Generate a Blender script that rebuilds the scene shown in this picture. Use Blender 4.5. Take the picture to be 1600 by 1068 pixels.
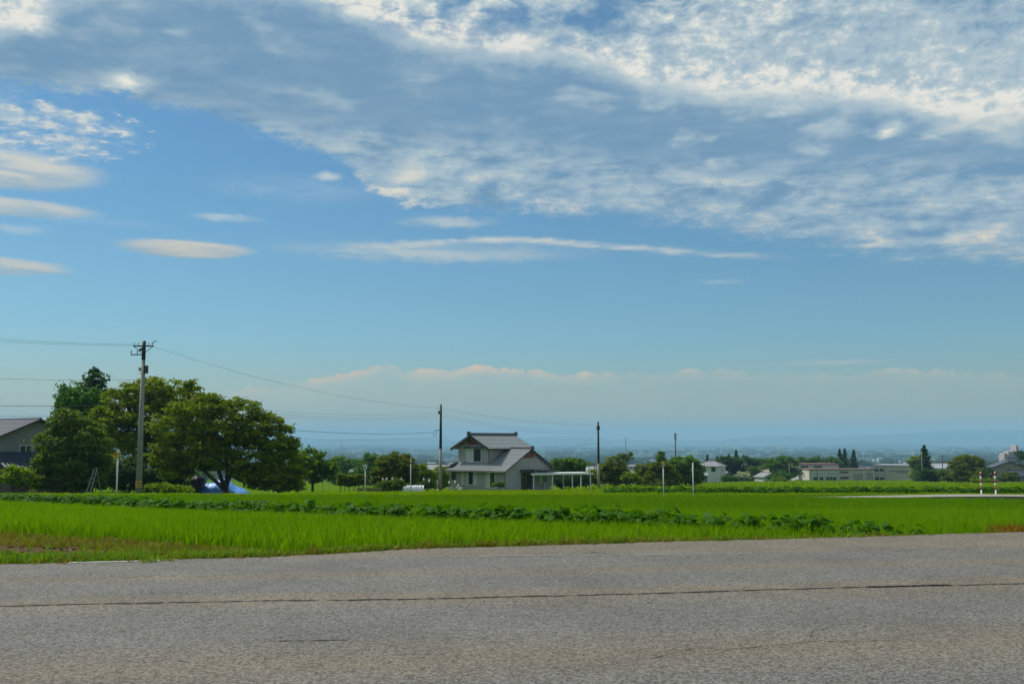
import bpy, bmesh, math, random
import numpy as np
from mathutils import Vector, Matrix

R = math.radians
scene = bpy.context.scene
for _o in list(bpy.data.objects): bpy.data.objects.remove(_o)
COL = scene.collection

# ------------------------------------------------------------------ camera
FPX = 1555.0            # focal length in photograph pixels (1600 wide) = 35 mm
PITCH = math.atan(154 / FPX)
EYE = 1.5
cam_data = bpy.data.cameras.new('camera')
cam_data.lens = 35.0; cam_data.sensor_width = 36.0
cam_data.clip_start = 0.1; cam_data.clip_end = 90000
cam = bpy.data.objects.new('camera', cam_data); COL.objects.link(cam)
cam.location = (0, 0, EYE); cam.rotation_euler = (R(90) + PITCH, 0, 0)
scene.camera = cam
scene.render.resolution_x = 1024; scene.render.resolution_y = 683

def ray(px, py):
    u = (px - 800) / FPX; v = (534 - py) / FPX
    c, s = math.cos(PITCH), math.sin(PITCH)
    return u, c - v * s, s + v * c
def at(px, py, Y):                       # the point at depth Y seen at a pixel
    a, b, c = ray(px, py); k = Y / b
    return Vector((a * k, Y, EYE + c * k))
def azel(px, py):
    a, b, c = ray(px, py)
    return math.degrees(math.atan2(a, b)), math.degrees(math.atan2(c, math.hypot(a, b)))

# ------------------------------------------------------------------ light and exposure
SUN_AZ, SUN_EL = -58.0, 52.0
HAZE_COL, HAZE_DEN = (0.42, 0.77, 1.0, 1.0), 1.3e-4
scene.view_settings.view_transform = 'Standard'; scene.view_settings.look = 'None'
scene.view_settings.exposure = 0.0; scene.view_settings.gamma = 1.0
scene.view_settings.use_curve_mapping = False
scene.cycles.use_denoising = True
scene.cycles.use_adaptive_sampling = True; scene.cycles.adaptive_threshold = 0.02; scene.cycles.adaptive_min_samples = 12
scene.cycles.max_bounces = 6; scene.cycles.diffuse_bounces = 3; scene.cycles.glossy_bounces = 2
scene.cycles.transmission_bounces = 4; scene.cycles.transparent_max_bounces = 8; scene.cycles.volume_bounces = 0
scene.cycles.caustics_reflective = False; scene.cycles.caustics_refractive = False
sd = bpy.data.lights.new('sun', 'SUN'); sd.energy = 4.6; sd.angle = R(2.5); sd.color = (1.0, 0.95, 0.86)
sun = bpy.data.objects.new('sun', sd); COL.objects.link(sun)
_d = Vector((math.sin(R(SUN_AZ)) * math.cos(R(SUN_EL)), math.cos(R(SUN_AZ)) * math.cos(R(SUN_EL)), math.sin(R(SUN_EL))))
sun.rotation_euler = (-_d).to_track_quat('-Z', 'Y').to_euler()
sun.location = (0, 0, 60)

# ------------------------------------------------------------------ sky: Nishita air with cloud layers laid out by direction
def lin(r, g, b):
    f = lambda c: (c / 255 / 12.92) if c / 255 <= 0.04045 else ((c / 255 + 0.055) / 1.055) ** 2.4
    return (f(r), f(g), f(b), 1.0)
world = bpy.data.worlds.new('World'); world.cycles.sampling_method = 'MANUAL'; world.cycles.sample_map_resolution = 512; scene.world = world; world.use_nodes = True
WT = world.node_tree
def wn(t): return WT.nodes.new(t)
def setin(node, i, v):
    if hasattr(v, 'is_linked') or isinstance(v, bpy.types.NodeSocket): WT.links.new(v, node.inputs[i])
    else: node.inputs[i].default_value = v
def m(op, a, b=None, c=None):
    n = wn('ShaderNodeMath'); n.operation = op; setin(n, 0, a)
    if b is not None: setin(n, 1, b)
    if c is not None: setin(n, 2, c)
    return n.outputs[0]
def add(a, b): return m('ADD', a, b)
def sub(a, b): return m('SUBTRACT', a, b)
def mul(a, b): return m('MULTIPLY', a, b)
def ss(x, lo, hi):
    n = wn('ShaderNodeMapRange'); n.interpolation_type = 'SMOOTHSTEP'
    setin(n, 0, x); setin(n, 1, lo); setin(n, 2, hi); n.inputs[3].default_value = 0; n.inputs[4].default_value = 1
    return n.outputs[0]
def comb(x, y, z=0.0):
    n = wn('ShaderNodeCombineXYZ'); setin(n, 0, x); setin(n, 1, y); setin(n, 2, z); return n.outputs[0]
def noise(vec, scale, detail=4.0, rough=0.55, dist=0.0, dim='3D'):
    n = wn('ShaderNodeTexNoise'); n.noise_dimensions = dim; setin(n, 'Vector', vec)
    n.inputs['Scale'].default_value = scale; n.inputs['Detail'].default_value = detail
    n.inputs['Roughness'].default_value = rough; n.inputs['Distortion'].default_value = dist
    return n.outputs[0]
def mix(f, a, b):
    n = wn('ShaderNodeMix'); n.data_type = 'RGBA'; n.clamp_factor = True
    setin(n, 0, f); setin(n, 6, a); setin(n, 7, b); return n.outputs[2]
def cen(n, k): return mul(sub(n, 0.5), k)

tc = wn('ShaderNodeTexCoord'); sx = wn('ShaderNodeSeparateXYZ'); WT.links.new(tc.outputs['Generated'], sx.inputs[0])
dx, dy, dz = sx.outputs
AZ = mul(m('ARCTAN2', dx, dy), 57.29578)
EL = mul(m('ARCSINE', dz), 57.29578)
zc = add(m('MAXIMUM', dz, 0.0), 0.05)
PX, PY = m('DIVIDE', dx, zc), m('DIVIDE', dy, zc)        # the flat cloud layer seen from below
PV = comb(PX, PY)
AV = comb(AZ, EL)                                         # degrees
def curve(pts):
    n = wn('ShaderNodeFloatCurve'); c = n.mapping.curves[0]; n.mapping.extend = 'HORIZONTAL'
    q = sorted(((azel(*p)[0] + 32) / 64, azel(*p)[1] / 40) for p in pts)
    c.points[0].location = q[0]; c.points[1].location = q[-1]
    for p in q[1:-1]: c.points.new(*p)
    n.mapping.update(); setin(n, 'Value', m('DIVIDE', add(AZ, 32), 64)); return mul(n.outputs[0], 40)
def ell(x0, x1, y0, y1, soft, warp, stretch=1.0):
    """a cloud patch given by its extent in the photograph; returns 0..1 cover and signed vertical place"""
    cx, cy = (x0 + x1) / 2, (y0 + y1) / 2
    a0, e0 = azel(cx, cy); rx = abs(azel(x1, cy)[0] - azel(x0, cy)[0]) / 2; ry = abs(azel(cx, y0)[1] - azel(cx, y1)[1]) / 2
    X = m('DIVIDE', sub(AZ, a0), rx); Y = m('DIVIDE', sub(EL, e0), ry)
    X = add(X, cen(warp, 0.5)); Y = add(Y, cen(warp, stretch))
    r = m('SQRT', add(mul(X, X), mul(Y, Y)))
    return ss(r, 1.0, 1.0 - soft), Y

sky = wn('ShaderNodeTexSky'); sky.sky_type = 'NISHITA'; sky.sun_disc = False
sky.sun_elevation = R(SUN_EL); sky.sun_rotation = R(SUN_AZ)
sky.air_density = 1.0; sky.dust_density = 0.35; sky.ozone_density = 1.0
tint = wn('ShaderNodeMix'); tint.data_type = 'RGBA'; tint.blend_type = 'MULTIPLY'; tint.inputs[0].default_value = 1.0
WT.links.new(sky.outputs[0], tint.inputs[6]); setin(tint, 7, mix(ss(EL, 1.0, 6.5), (0.62, 0.63, 0.55, 1), mix(ss(EL, 7.0, 16.0), (0.50, 0.76, 0.85, 1), (0.47, 0.77, 0.89, 1))))
K = 10.0                                 # the Background runs at 0.1: cloud radiance is given x10
def cc(r, g, b): c = lin(r, g, b); return (c[0] * K, c[1] * K, c[2] * K, 1.0)
C = tint.outputs[2]

# texture fields
nBig = noise(PV, 0.6, 3, 0.5)
nMid = noise(PV, 2.1, 5, 0.6, 0.25)
nFine = noise(PV, 8.0, 8, 0.66, 0.25)
def scaled(x, y):
    n = wn('ShaderNodeVectorMath'); n.operation = 'MULTIPLY'; setin(n, 0, AV); n.inputs[1].default_value = (x, y, 1); return n.outputs[0]
SVA, SVB = scaled(0.16, 1.1), scaled(0.45, 1.0)
nStreak = noise(SVA, 1.6, 5, 0.6, 0.5)          # drawn-out veils
nPatch = noise(SVB, 0.62, 5, 0.55, 0.3)         # soft bright patches
nEdge = noise(SVB, 2.4, 7, 0.66, 0.35)
nBil = noise(AV, 0.85, 5, 0.6, 0.2)
nTuft = noise(scaled(0.75, 1.0), 1.5, 8, 0.66, 0.15)       # fleecy texture

# a) far cumulus bank low over the plain
TB = curve([(-200, 640), (330, 615), (420, 600), (480, 592), (520, 584), (560, 575), (610, 567), (640, 577), (700, 577), (740, 571), (800, 574), (840, 577), (900, 582), (1000, 580), (1100, 578), (1250, 580), (1400, 578), (1600, 583), (1800, 590)])
d = add(sub(TB, EL), add(cen(nBil, 1.1), add(cen(nEdge, 0.5), cen(nPatch, 0.8))))
top = mul(ss(d, 0.0, 0.16), add(mul(ss(d, 2.6, 0.3), 0.22), mul(ss(d, 0.8, 0.08), 0.78)))
lump = ss(add(nBil, cen(nStreak, 0.7)), 0.34, 0.70)
a = mul(mul(top, ss(AZ, -20, -10)), add(0.34, mul(lump, 0.85)))
a = mul(a, sub(1.0, mul(ss(AZ, -2, 12), 0.66)))
a = mul(a, add(0.45, mul(ss(nPatch, 0.35, 0.65), 0.75)))
C = mix(a, C, cc(230, 200, 168))
e1, _ = ell(1180, 1420, 560, 572, 0.9, nStreak, 0.8); C = mix(mul(e1, 0.35), C, cc(205, 195, 185))
# b) thin veils at middle height
for (x0, x1, y0, y1, al, col) in [(370, 1000, 370, 417, 0.55, (205, 208, 200)), (640, 1270, 368, 404, 0.0, (0, 0, 0)),
        (600, 800, 334, 360, 0.55, (205, 210, 205)), (280, 430, 332, 349, 0.6, (220, 220, 214)), (1070, 1180, 434, 446, 0.25, (205, 212, 210)),
        (-40, 100, 348, 370, 0.4, (200, 208, 208)), (280, 640, 265, 325, 0.22, (190, 205, 215)), (0, 300, 335, 356, 0.15, (190, 205, 215))]:
    if al <= 0: continue
    e1, _ = ell(x0, x1, y0, y1, 0.85, nEdge, 1.3)
    C = mix(mul(mul(e1, al), add(0.45, mul(ss(nStreak, 0.35, 0.62), 0.75))), C, cc(*col))
LN = curve([(380, 396), (560, 387), (700, 379), (800, 374), (900, 380), (1000, 388), (1100, 396), (1200, 400), (1300, 404)])
dl = m('ABSOLUTE', add(sub(EL, LN), cen(nEdge, 0.5)))
C = mix(mul(mul(mul(ss(dl, 0.30, 0.0), ss(AZ, -12, -2)), ss(AZ, 17.0, 10)), add(0.2, mul(ss(nStreak, 0.38, 0.6), 0.55))), C, cc(214, 214, 204))
# c) lenticular clouds on the left: smooth tops, streaky undersides
for (x0, x1, y0, y1, al, c1, c2) in [(-260, 200, 222, 298, 0.95, (214, 212, 200), (166, 182, 190)), (-200, 185, 303, 339, 0.85, (208, 206, 196), (160, 180, 190)),
        (160, 412, 372, 405, 0.92, (214, 206, 190), (168, 178, 180)), (-200, 140, 396, 430, 0.88, (206, 202, 190), (160, 178, 186))]:
    e1, yy = ell(x0, x1, y0, y1, 0.4, nStreak, 0.45)
    cx = mix(ss(add(yy, cen(nStreak, 1.6)), -0.9, 0.35), cc(*c2), cc(*c1))
    C = mix(mul(mul(e1, al), add(0.62, mul(ss(nStreak, 0.3, 0.6), 0.38))), C, cx)
e1, _ = ell(484, 540, 266, 288, 0.9, nBil, 1.6); C = mix(mul(e1, 0.8), C, cc(206, 212, 210))
# d) field of small puffs, left
nPuff = noise(PV, 17.0, 7, 0.66, 0.2)
nPufB = noise(PV, 5.0, 3, 0.55, 0.2)
zone, _ = ell(-330, 330, 125, 262, 0.75, nEdge, 0.7)
zone2, _ = ell(340, 760, 175, 262, 0.9, nEdge, 0.5)
zn = m('MAXIMUM', mul(zone, 1.0), mul(zone2, 0.55))
C = mix(mul(mul(ss(zn, 0.1, 0.9), ss(nPufB, 0.35, 0.7)), 0.35), C, cc(186, 202, 212))
pa = ss(add(add(nPuff, cen(nPufB, 0.6)), mul(sub(zn, 0.66), 0.32)), 0.40, 0.68)
C = mix(mul(pa, mul(ss(zn, 0.0, 0.25), 0.88)), C, mix(ss(nPuff, 0.46, 0.66), cc(172, 192, 206), cc(222, 222, 214)))
# e) the great cloud deck: ragged lower edge, blue-grey belly, bright top
LOW = curve([(-300, 120), (0, 140), (150, 150), (250, 168), (340, 188), (430, 215), (500, 240), (545, 265), (575, 300), (620, 320), (700, 326), (800, 331), (900, 338), (1000, 347), (1100, 360), (1200, 374), (1300, 392), (1380, 404), (1450, 407), (1600, 412), (1900, 420)])
TOP = curve([(-300, 60), (0, 62), (60, 30), (130, 2), (300, -8), (480, 8), (560, 34), (640, 74), (720, 92), (850, 95), (930, 112), (1000, 142), (1080, 160), (1200, 163), (1320, 168), (1400, 178), (1500, 196), (1600, 205), (1900, 230)])
BOT = curve([(-300, 118), (0, 124), (150, 138), (300, 158), (450, 182), (600, 196), (750, 208), (900, 226), (1050, 246), (1200, 252), (1400, 248), (1600, 250), (1900, 260)])
dlow = add(sub(EL, LOW), add(cen(nEdge, 1.5), cen(nFine, 1.5)))
soft = add(0.6, mul(ss(AZ, -6, 10), 0.8))
cover = ss(m('DIVIDE', dlow, soft), -0.3, 1.0)
gaps = ss(add(nFine, mul(nMid, 0.7)), 0.72, 0.92)                       # openings to the blue
dtop = add(sub(TOP, EL), add(cen(nPatch, 1.6), add(cen(nTuft, 2.0), cen(nFine, 0.8))))
dbot = add(sub(EL, BOT), add(cen(nPatch, 2.0), cen(nEdge, 1.0)))
belly = mul(ss(dtop, -0.8, 1.0), ss(dbot, -1.3, 1.0))
above = ss(dtop, 0.8, -1.0)
hi = mul(above, ss(EL, 20.5, 25.0))
op = mul(sub(1.0, gaps), add(mul(hi, 0.85), mul(mul(ss(dlow, 3.2, 0.2), sub(1.0, belly)), 0.42)))
cover = mul(cover, sub(1.0, op))
# brightness
bUp = add(0.58, add(cen(nMid, 0.9), add(cen(nFine, 1.3), cen(nTuft, 1.3))))
bUp = sub(bUp, mul(ss(AZ, 14, 26), mul(ss(EL, 17, 23), 0.22)))
rim = mul(ss(m('ABSOLUTE', add(dtop, 0.9)), 1.6, 0.0), 0.30)
bLo = add(0.24, add(cen(nPatch, 2.1), add(cen(nEdge, 0.85), add(cen(nStreak, 0.8), cen(nFine, 0.25)))))
bLo = add(bLo, mul(ss(dlow, 2.2, 0.2), 0.10))
nSpot = noise(scaled(0.35, 0.85), 0.7, 3, 0.5, 0.2)
spots = mul(ss(add(nSpot, cen(nFine, 0.2)), 0.48, 0.85), 0.75)
bBel = add(add(-0.02, add(cen(nStreak, 0.35), add(cen(nPatch, 0.5), cen(nFine, 0.22)))), mul(spots, add(0.55, ss(AZ, -2, 10))))
B = add(add(mul(above, add(bUp, rim)), mul(belly, bBel)), mul(sub(1.0, m('MINIMUM', add(above, belly), 1.0)), bLo))
for (x0, x1, y0, y1, k) in [(140, 260, 100, 156, 0.8), (10, 110, 15, 66, 0.7), (240, 310, 38, 62, 0.3), (560, 700, 248, 326, 0.42), (1240, 1355, 176, 228, 0.5), (1360, 1430, 182, 214, 0.55), (1430, 1545, 184, 214, 0.4), (850, 970, 308, 346, 0.3), (60, 230, 90, 150, 0.15), (1290, 1760, 382, 420, 0.5), (1100, 1330, 352, 382, 0.3), (1020, 1260, 268, 296, 0.3)]:
    e1, _ = ell(x0, x1, y0, y1, 1.0, nEdge, 1.2); B = add(B, mul(e1, k))
for (x0, x1, y0, y1, k) in [(740, 1040, -10, 84, 0.5), (-100, 220, 40, 130, 0.08)]:
    e1, _ = ell(x0, x1, y0, y1, 1.0, nPatch, 1.2); B = sub(B, mul(e1, k))
CD = mix(ss(B, -0.15, 0.60), cc(112, 150, 182), cc(172, 192, 203))
CD = mix(ss(B, 0.48, 1.02), CD, cc(234, 232, 223))
warm = mul(ss(EL, 18, 12), 0.65)
CD = mix(mul(warm, ss(B, 0.35, 0.85)), CD, cc(220, 210, 190))
C = mix(cover, C, CD)
bg = WT.nodes['Background']; WT.links.new(C, bg.inputs[0]); bg.inputs[1].default_value = 0.1

# ------------------------------------------------------------------ helpers
def tag(o, label=None, cat=None, group=None, kind=None):
    if label: o['label'] = label
    if cat: o['category'] = cat
    if group: o['group'] = group
    if kind: o['kind'] = kind
    return o
def empty(name, loc=(0, 0, 0), rz=0.0):
    o = bpy.data.objects.new(name, None); COL.objects.link(o); o.location = loc; o.rotation_euler = (0, 0, rz)
    o.empty_display_size = 0.2
    return o
class MB:
    def __init__(s): s.v = []; s.f = []; s.mi = []; s.k = 0
    def face(s, pts):
        n = len(s.v); s.v += [tuple(p) for p in pts]; s.f.append(tuple(range(n, n + len(pts)))); s.mi.append(s.k); return s
    def box(s, x0, x1, y0, y1, z0, z1):
        n = len(s.v); s.v += [(x, y, z) for z in (z0, z1) for y in (y0, y1) for x in (x0, x1)]
        for q in ((0, 2, 3, 1), (4, 5, 7, 6), (0, 1, 5, 4), (2, 6, 7, 3), (0, 4, 6, 2), (1, 3, 7, 5)):
            s.f.append(tuple(n + i for i in q)); s.mi.append(s.k)
        return s
    def tube(s, pts, rs, n=8, cap=True):
        pts = [Vector(p) for p in pts]
        if not hasattr(rs, '__len__'): rs = [rs] * len(pts)
        b = len(s.v); up0 = None
        for i, p in enumerate(pts):
            t = (pts[min(i + 1, len(pts) - 1)] - pts[max(i - 1, 0)]).normalized()
            a = Vector((0, 0, 1)) if abs(t.z) < 0.9 else Vector((1, 0, 0))
            u = t.cross(a).normalized(); w = u.cross(t)
            for k in range(n):
                th = 2 * math.pi * k / n; s.v.append(tuple(p + (u * math.cos(th) + w * math.sin(th)) * rs[i]))
        for i in range(len(pts) - 1):
            for k in range(n):
                s.f.append((b + i * n + k, b + i * n + (k + 1) % n, b + (i + 1) * n + (k + 1) % n, b + (i + 1) * n + k)); s.mi.append(s.k)
        if cap:
            s.f.append(tuple(b + k for k in range(n))[::-1]); s.mi.append(s.k)
            e = b + (len(pts) - 1) * n; s.f.append(tuple(e + k for k in range(n))); s.mi.append(s.k)
        return s
    def prism(s, poly, axis, a, b):
        """polygon in the plane across `axis`, run from a to b along it"""
        def pt(p, t): return {'x': (t, p[0], p[1]), 'y': (p[0], t, p[1]), 'z': (p[0], p[1], t)}[axis]
        n = len(s.v); k = len(poly); s.v += [pt(p, a) for p in poly] + [pt(p, b) for p in poly]
        s.f.append(tuple(range(n, n + k))); s.f.append(tuple(range(n + k, n + 2 * k))[::-1]); s.mi += [s.k] * 2
        for i in range(k): s.f.append((n + i, n + k + i, n + k + (i + 1) % k, n + (i + 1) % k)); s.mi.append(s.k)
        return s
    def mesh(s, name, mats, smooth=False):
        me = bpy.data.meshes.new(name); me.from_pydata(s.v, [], s.f)
        bm = bmesh.new(); bm.from_mesh(me); bmesh.ops.recalc_face_normals(bm, faces=bm.faces); bm.to_mesh(me); bm.free()
        for mt in (mats if isinstance(mats, (list, tuple)) else [mats]): me.materials.append(mt)
        if len(me.materials) > 1: me.polygons.foreach_set('material_index', s.mi)
        if smooth: me.polygons.foreach_set('use_smooth', [True] * len(me.polygons))
        me.update(); return me
    def build(s, name, mats, parent=None, smooth=False):
        o = bpy.data.objects.new(name, s.mesh(name, mats, smooth)); COL.objects.link(o)
        if parent: o.parent = parent
        return o
def share(name, me, parent=None, loc=None, rot=None, sc=None):
    o = bpy.data.objects.new(name, me); COL.objects.link(o)
    if parent: o.parent = parent
    if loc is not None: o.location = loc
    if rot is not None: o.rotation_euler = rot
    if sc is not None: o.scale = (sc, sc, sc) if not hasattr(sc, '__len__') else sc
    return o
def np_mesh(name, V, F, mats, tone=None, smooth=False):
    """V (n,3), F (m,k) all of one size"""
    me = bpy.data.meshes.new(name); k = F.shape[1]
    me.vertices.add(len(V)); me.vertices.foreach_set('co', np.asarray(V, np.float32).ravel())
    me.loops.add(F.size); me.loops.foreach_set('vertex_index', F.astype(np.int32).ravel())
    me.polygons.add(len(F)); me.polygons.foreach_set('loop_start', np.arange(0, F.size, k, dtype=np.int32))
    me.polygons.foreach_set('loop_total', np.full(len(F), k, np.int32))
    me.update(calc_edges=True); me.validate()
    if tone is not None:
        at_ = me.attributes.new('tone', 'FLOAT', 'POINT'); at_.data.foreach_set('value', np.asarray(tone, np.float32))
    if smooth: me.polygons.foreach_set('use_smooth', [True] * len(me.polygons))
    for mt in (mats if isinstance(mats, (list, tuple)) else [mats]): me.materials.append(mt)
    return me

# ------------------------------------------------------------------ materials
def new_mat(name):
    mt = bpy.data.materials.new(name); mt.use_nodes = True; return mt, mt.node_tree, mt.node_tree.nodes['Principled BSDF']
def node(nt, t, **kw):
    n = nt.nodes.new(t)
    for k, v in kw.items():
        if hasattr(n, k) and k not in n.inputs: setattr(n, k, v)
        else: n.inputs[k].default_value = v
    return n
def c4(c): return (c[0], c[1], c[2], 1.0)
def mat(name, c1, c2=None, scale=2.0, rough=0.8, spec=0.3, metal=0.0, bump=0.0, bscale=30.0, stretch=(1, 1, 1)):
    mt, nt, b = new_mat(name); L = nt.links.new
    c2 = c2 or tuple(x * 0.72 for x in c1)
    tcn = node(nt, 'ShaderNodeTexCoord'); mp = node(nt, 'ShaderNodeMapping'); mp.inputs['Scale'].default_value = stretch
    L(tcn.outputs['Object'], mp.inputs[0])
    nz = node(nt, 'ShaderNodeTexNoise', Scale=scale, Detail=6.0, Roughness=0.65); L(mp.outputs[0], nz.inputs['Vector'])
    rp = node(nt, 'ShaderNodeValToRGB'); rp.color_ramp.elements[0].position = 0.3; rp.color_ramp.elements[1].position = 0.7
    rp.color_ramp.elements[0].color = c4(c2); rp.color_ramp.elements[1].color = c4(c1)
    L(nz.outputs[0], rp.inputs[0]); L(rp.outputs[0], b.inputs['Base Color'])
    b.inputs['Roughness'].default_value = rough; b.inputs['Specular IOR Level'].default_value = spec; b.inputs['Metallic'].default_value = metal
    if bump:
        n2 = node(nt, 'ShaderNodeTexNoise', Scale=bscale, Detail=4.0); L(mp.outputs[0], n2.inputs['Vector'])
        bp = node(nt, 'ShaderNodeBump', Strength=bump, Distance=0.02); L(n2.outputs[0], bp.inputs['Height']); L(bp.outputs[0], b.inputs['Normal'])
    return mt
def foliage(name, c1, c2, trans=0.35, scale=0.35, rough=0.5, spec=0.25, tcol=None, world=False):
    """leaf colour varied leaf by leaf (tone), plant by plant and in broad drifts"""
    mt, nt, b = new_mat(name); L = nt.links.new
    g = node(nt, 'ShaderNodeNewGeometry'); nz = node(nt, 'ShaderNodeTexNoise', Scale=scale, Detail=4.0); L(g.outputs['Position'], nz.inputs['Vector'])
    an = node(nt, 'ShaderNodeAttribute', attribute_name='tone'); oi = node(nt, 'ShaderNodeObjectInfo')
    f = node(nt, 'ShaderNodeMath', operation='MULTIPLY_ADD'); L(nz.outputs[0], f.inputs[0]); f.inputs[1].default_value = 1.1; f.inputs[2].default_value = -0.35
    f2 = node(nt, 'ShaderNodeMath', operation='MULTIPLY_ADD'); L(an.outputs['Fac'], f2.inputs[0]); f2.inputs[1].default_value = 0.55; L(f.outputs[0], f2.inputs[2])
    f3 = node(nt, 'ShaderNodeMath', operation='MULTIPLY_ADD'); L(oi.outputs['Random'], f3.inputs[0]); f3.inputs[1].default_value = 0.25; L(f2.outputs[0], f3.inputs[2]); f3.use_clamp = True
    mx = node(nt, 'ShaderNodeMix', data_type='RGBA'); L(f3.outputs[0], mx.inputs[0]); mx.inputs[6].default_value = c4(c2); mx.inputs[7].default_value = c4(c1)
    L(mx.outputs[2], b.inputs['Base Color']); b.inputs['Roughness'].default_value = rough; b.inputs['Specular IOR Level'].default_value = spec
    tr = node(nt, 'ShaderNodeBsdfTranslucent'); hs = node(nt, 'ShaderNodeMix', data_type='RGBA', blend_type='MULTIPLY'); hs.inputs[0].default_value = 1.0
    L(mx.outputs[2], hs.inputs[6]); hs.inputs[7].default_value = c4(tcol or (1.15, 1.4, 0.4)); L(hs.outputs[2], tr.inputs['Color'])
    ms = node(nt, 'ShaderNodeMixShader'); ms.inputs[0].default_value = trans
    L(b.outputs[0], ms.inputs[1]); L(tr.outputs[0], ms.inputs[2]); L(ms.outputs[0], nt.nodes['Material Output'].inputs[0])
    return mt
M = {}
M['concrete'] = mat('concrete', (0.36, 0.35, 0.32), (0.26, 0.25, 0.23), 4, 0.85, bump=0.2)
M['pole_concrete'] = mat('pole_concrete', (0.30, 0.29, 0.26), (0.22, 0.21, 0.19), 3, 0.85)
M['pole_dark'] = mat('pole_dark', (0.055, 0.05, 0.045), (0.035, 0.03, 0.03), 3, 0.7)
M['steel'] = mat('galvanised_steel', (0.35, 0.36, 0.37), (0.25, 0.26, 0.27), 8, 0.45, 0.5, 0.6)
M['iron'] = mat('dark_iron', (0.06, 0.06, 0.065), (0.04, 0.035, 0.035), 6, 0.55)
M['wire'] = mat('wire_black', (0.035, 0.035, 0.04), (0.03, 0.03, 0.03), 1, 0.6)
M['porcelain'] = mat('porcelain', (0.55, 0.54, 0.5), (0.4, 0.4, 0.38), 5, 0.25, 0.5)
M['white'] = mat('white_paint', (0.78, 0.78, 0.75), (0.6, 0.6, 0.57), 3, 0.55)
M['red'] = mat('red_paint', (0.40, 0.06, 0.045), (0.30, 0.06, 0.045), 4, 0.55)
M['orange'] = mat('faded_orange_paint', (0.48, 0.16, 0.04), (0.32, 0.10, 0.03), 12, 0.6)
M['yellow'] = mat('yellow_paint', (0.62, 0.40, 0.05), (0.42, 0.24, 0.04), 10, 0.6)
M['render_grey'] = mat('grey_wall', (0.41, 0.385, 0.385), (0.35, 0.33, 0.33), 1.2, 0.9, bump=0.15)
M['render_dark'] = mat('dark_grey_wall', (0.24, 0.24, 0.225), (0.19, 0.19, 0.18), 1.2, 0.9)
M['brown_wall'] = mat('brown_boards', (0.10, 0.065, 0.05), (0.06, 0.045, 0.04), 3, 0.8, stretch=(6, 6, 0.6))
M['vent'] = mat('brown_red_wood', (0.32, 0.13, 0.08), (0.22, 0.08, 0.05), 6, 0.7)
M['tile'] = mat('glazed_roof_tile', (0.35, 0.37, 0.365), (0.18, 0.195, 0.20), 7, 0.26, 0.9)
M['tile_dark'] = mat('dark_roof_tile', (0.06, 0.08, 0.115), (0.04, 0.055, 0.08), 5, 0.45, 0.3)
M['tile_pale'] = mat('pale_roof_tile', (0.26, 0.26, 0.27), (0.19, 0.19, 0.2), 3, 0.5)
M['tile_ridge'] = mat('ridge_tile', (0.07, 0.072, 0.08), (0.05, 0.05, 0.055), 5, 0.4, 0.5)
M['fascia'] = mat('fascia_dark', (0.06, 0.055, 0.05), (0.045, 0.04, 0.04), 3, 0.7)
M['soffit'] = mat('soffit_wood', (0.42, 0.40, 0.36), (0.3, 0.28, 0.25), 3, 0.8)
M['alu'] = mat('window_frame_pale', (0.78, 0.78, 0.74), (0.66, 0.66, 0.63), 4, 0.5)
M['alu_dark'] = mat('window_frame_bronze', (0.11, 0.10, 0.09), (0.08, 0.075, 0.07), 4, 0.4)
M['glass'] = mat('window_glass', (0.045, 0.055, 0.06), (0.025, 0.03, 0.035), 1.2, 0.08, 0.5)
M['curtain'] = mat('curtained_glass', (0.62, 0.66, 0.62), (0.42, 0.46, 0.43), 2.0, 0.15, 0.5, stretch=(6, 6, 0.3))
M['cream'] = mat('cream_panel', (0.50, 0.455, 0.365), (0.43, 0.39, 0.315), 0.35, 0.8)
M['pale'] = mat('pale_grey_panel', (0.46, 0.455, 0.42), (0.39, 0.385, 0.355), 0.4, 0.8)
M['tan'] = mat('tan_shutter', (0.36, 0.30, 0.23), (0.31, 0.26, 0.2), 0.6, 0.7)
M['fascia_red'] = mat('fascia_brown_red', (0.24, 0.14, 0.11), (0.18, 0.105, 0.085), 0.5, 0.7)
M['metal_roof'] = mat('metal_roof_grey', (0.36, 0.37, 0.39), (0.28, 0.29, 0.31), 0.6, 0.45, 0.5)
M['blue_wall'] = mat('blue_sheet_wall', (0.07, 0.09, 0.15), (0.05, 0.065, 0.11), 1, 0.6)
M['white_wall'] = mat('white_wall', (0.66, 0.65, 0.60), (0.55, 0.54, 0.49), 0.6, 0.85)
M['tarp'] = mat('blue_tarpaulin', (0.14, 0.38, 0.92), (0.09, 0.28, 0.80), 1.4, 0.4, 0.5, bump=0.5, bscale=3)
M['poly'] = mat('white_polythene', (0.72, 0.74, 0.74), (0.58, 0.6, 0.6), 3, 0.3, 0.5, bump=0.3, bscale=12)
M['bark'] = mat('bark', (0.085, 0.065, 0.05), (0.045, 0.035, 0.03), 4, 0.9, bump=0.6, bscale=9, stretch=(1, 1, 0.3))
M['plank'] = mat('weathered_plank', (0.24, 0.15, 0.10), (0.16, 0.10, 0.07), 4, 0.85)
M['soil'] = mat('bare_soil', (0.13, 0.085, 0.05), (0.07, 0.047, 0.03), 3, 1.0, 0.0, bump=0.6, bscale=12)
M['pink_tower'] = mat('tower_block', (0.42, 0.35, 0.33), (0.34, 0.29, 0.28), 0.05, 0.85)

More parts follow.
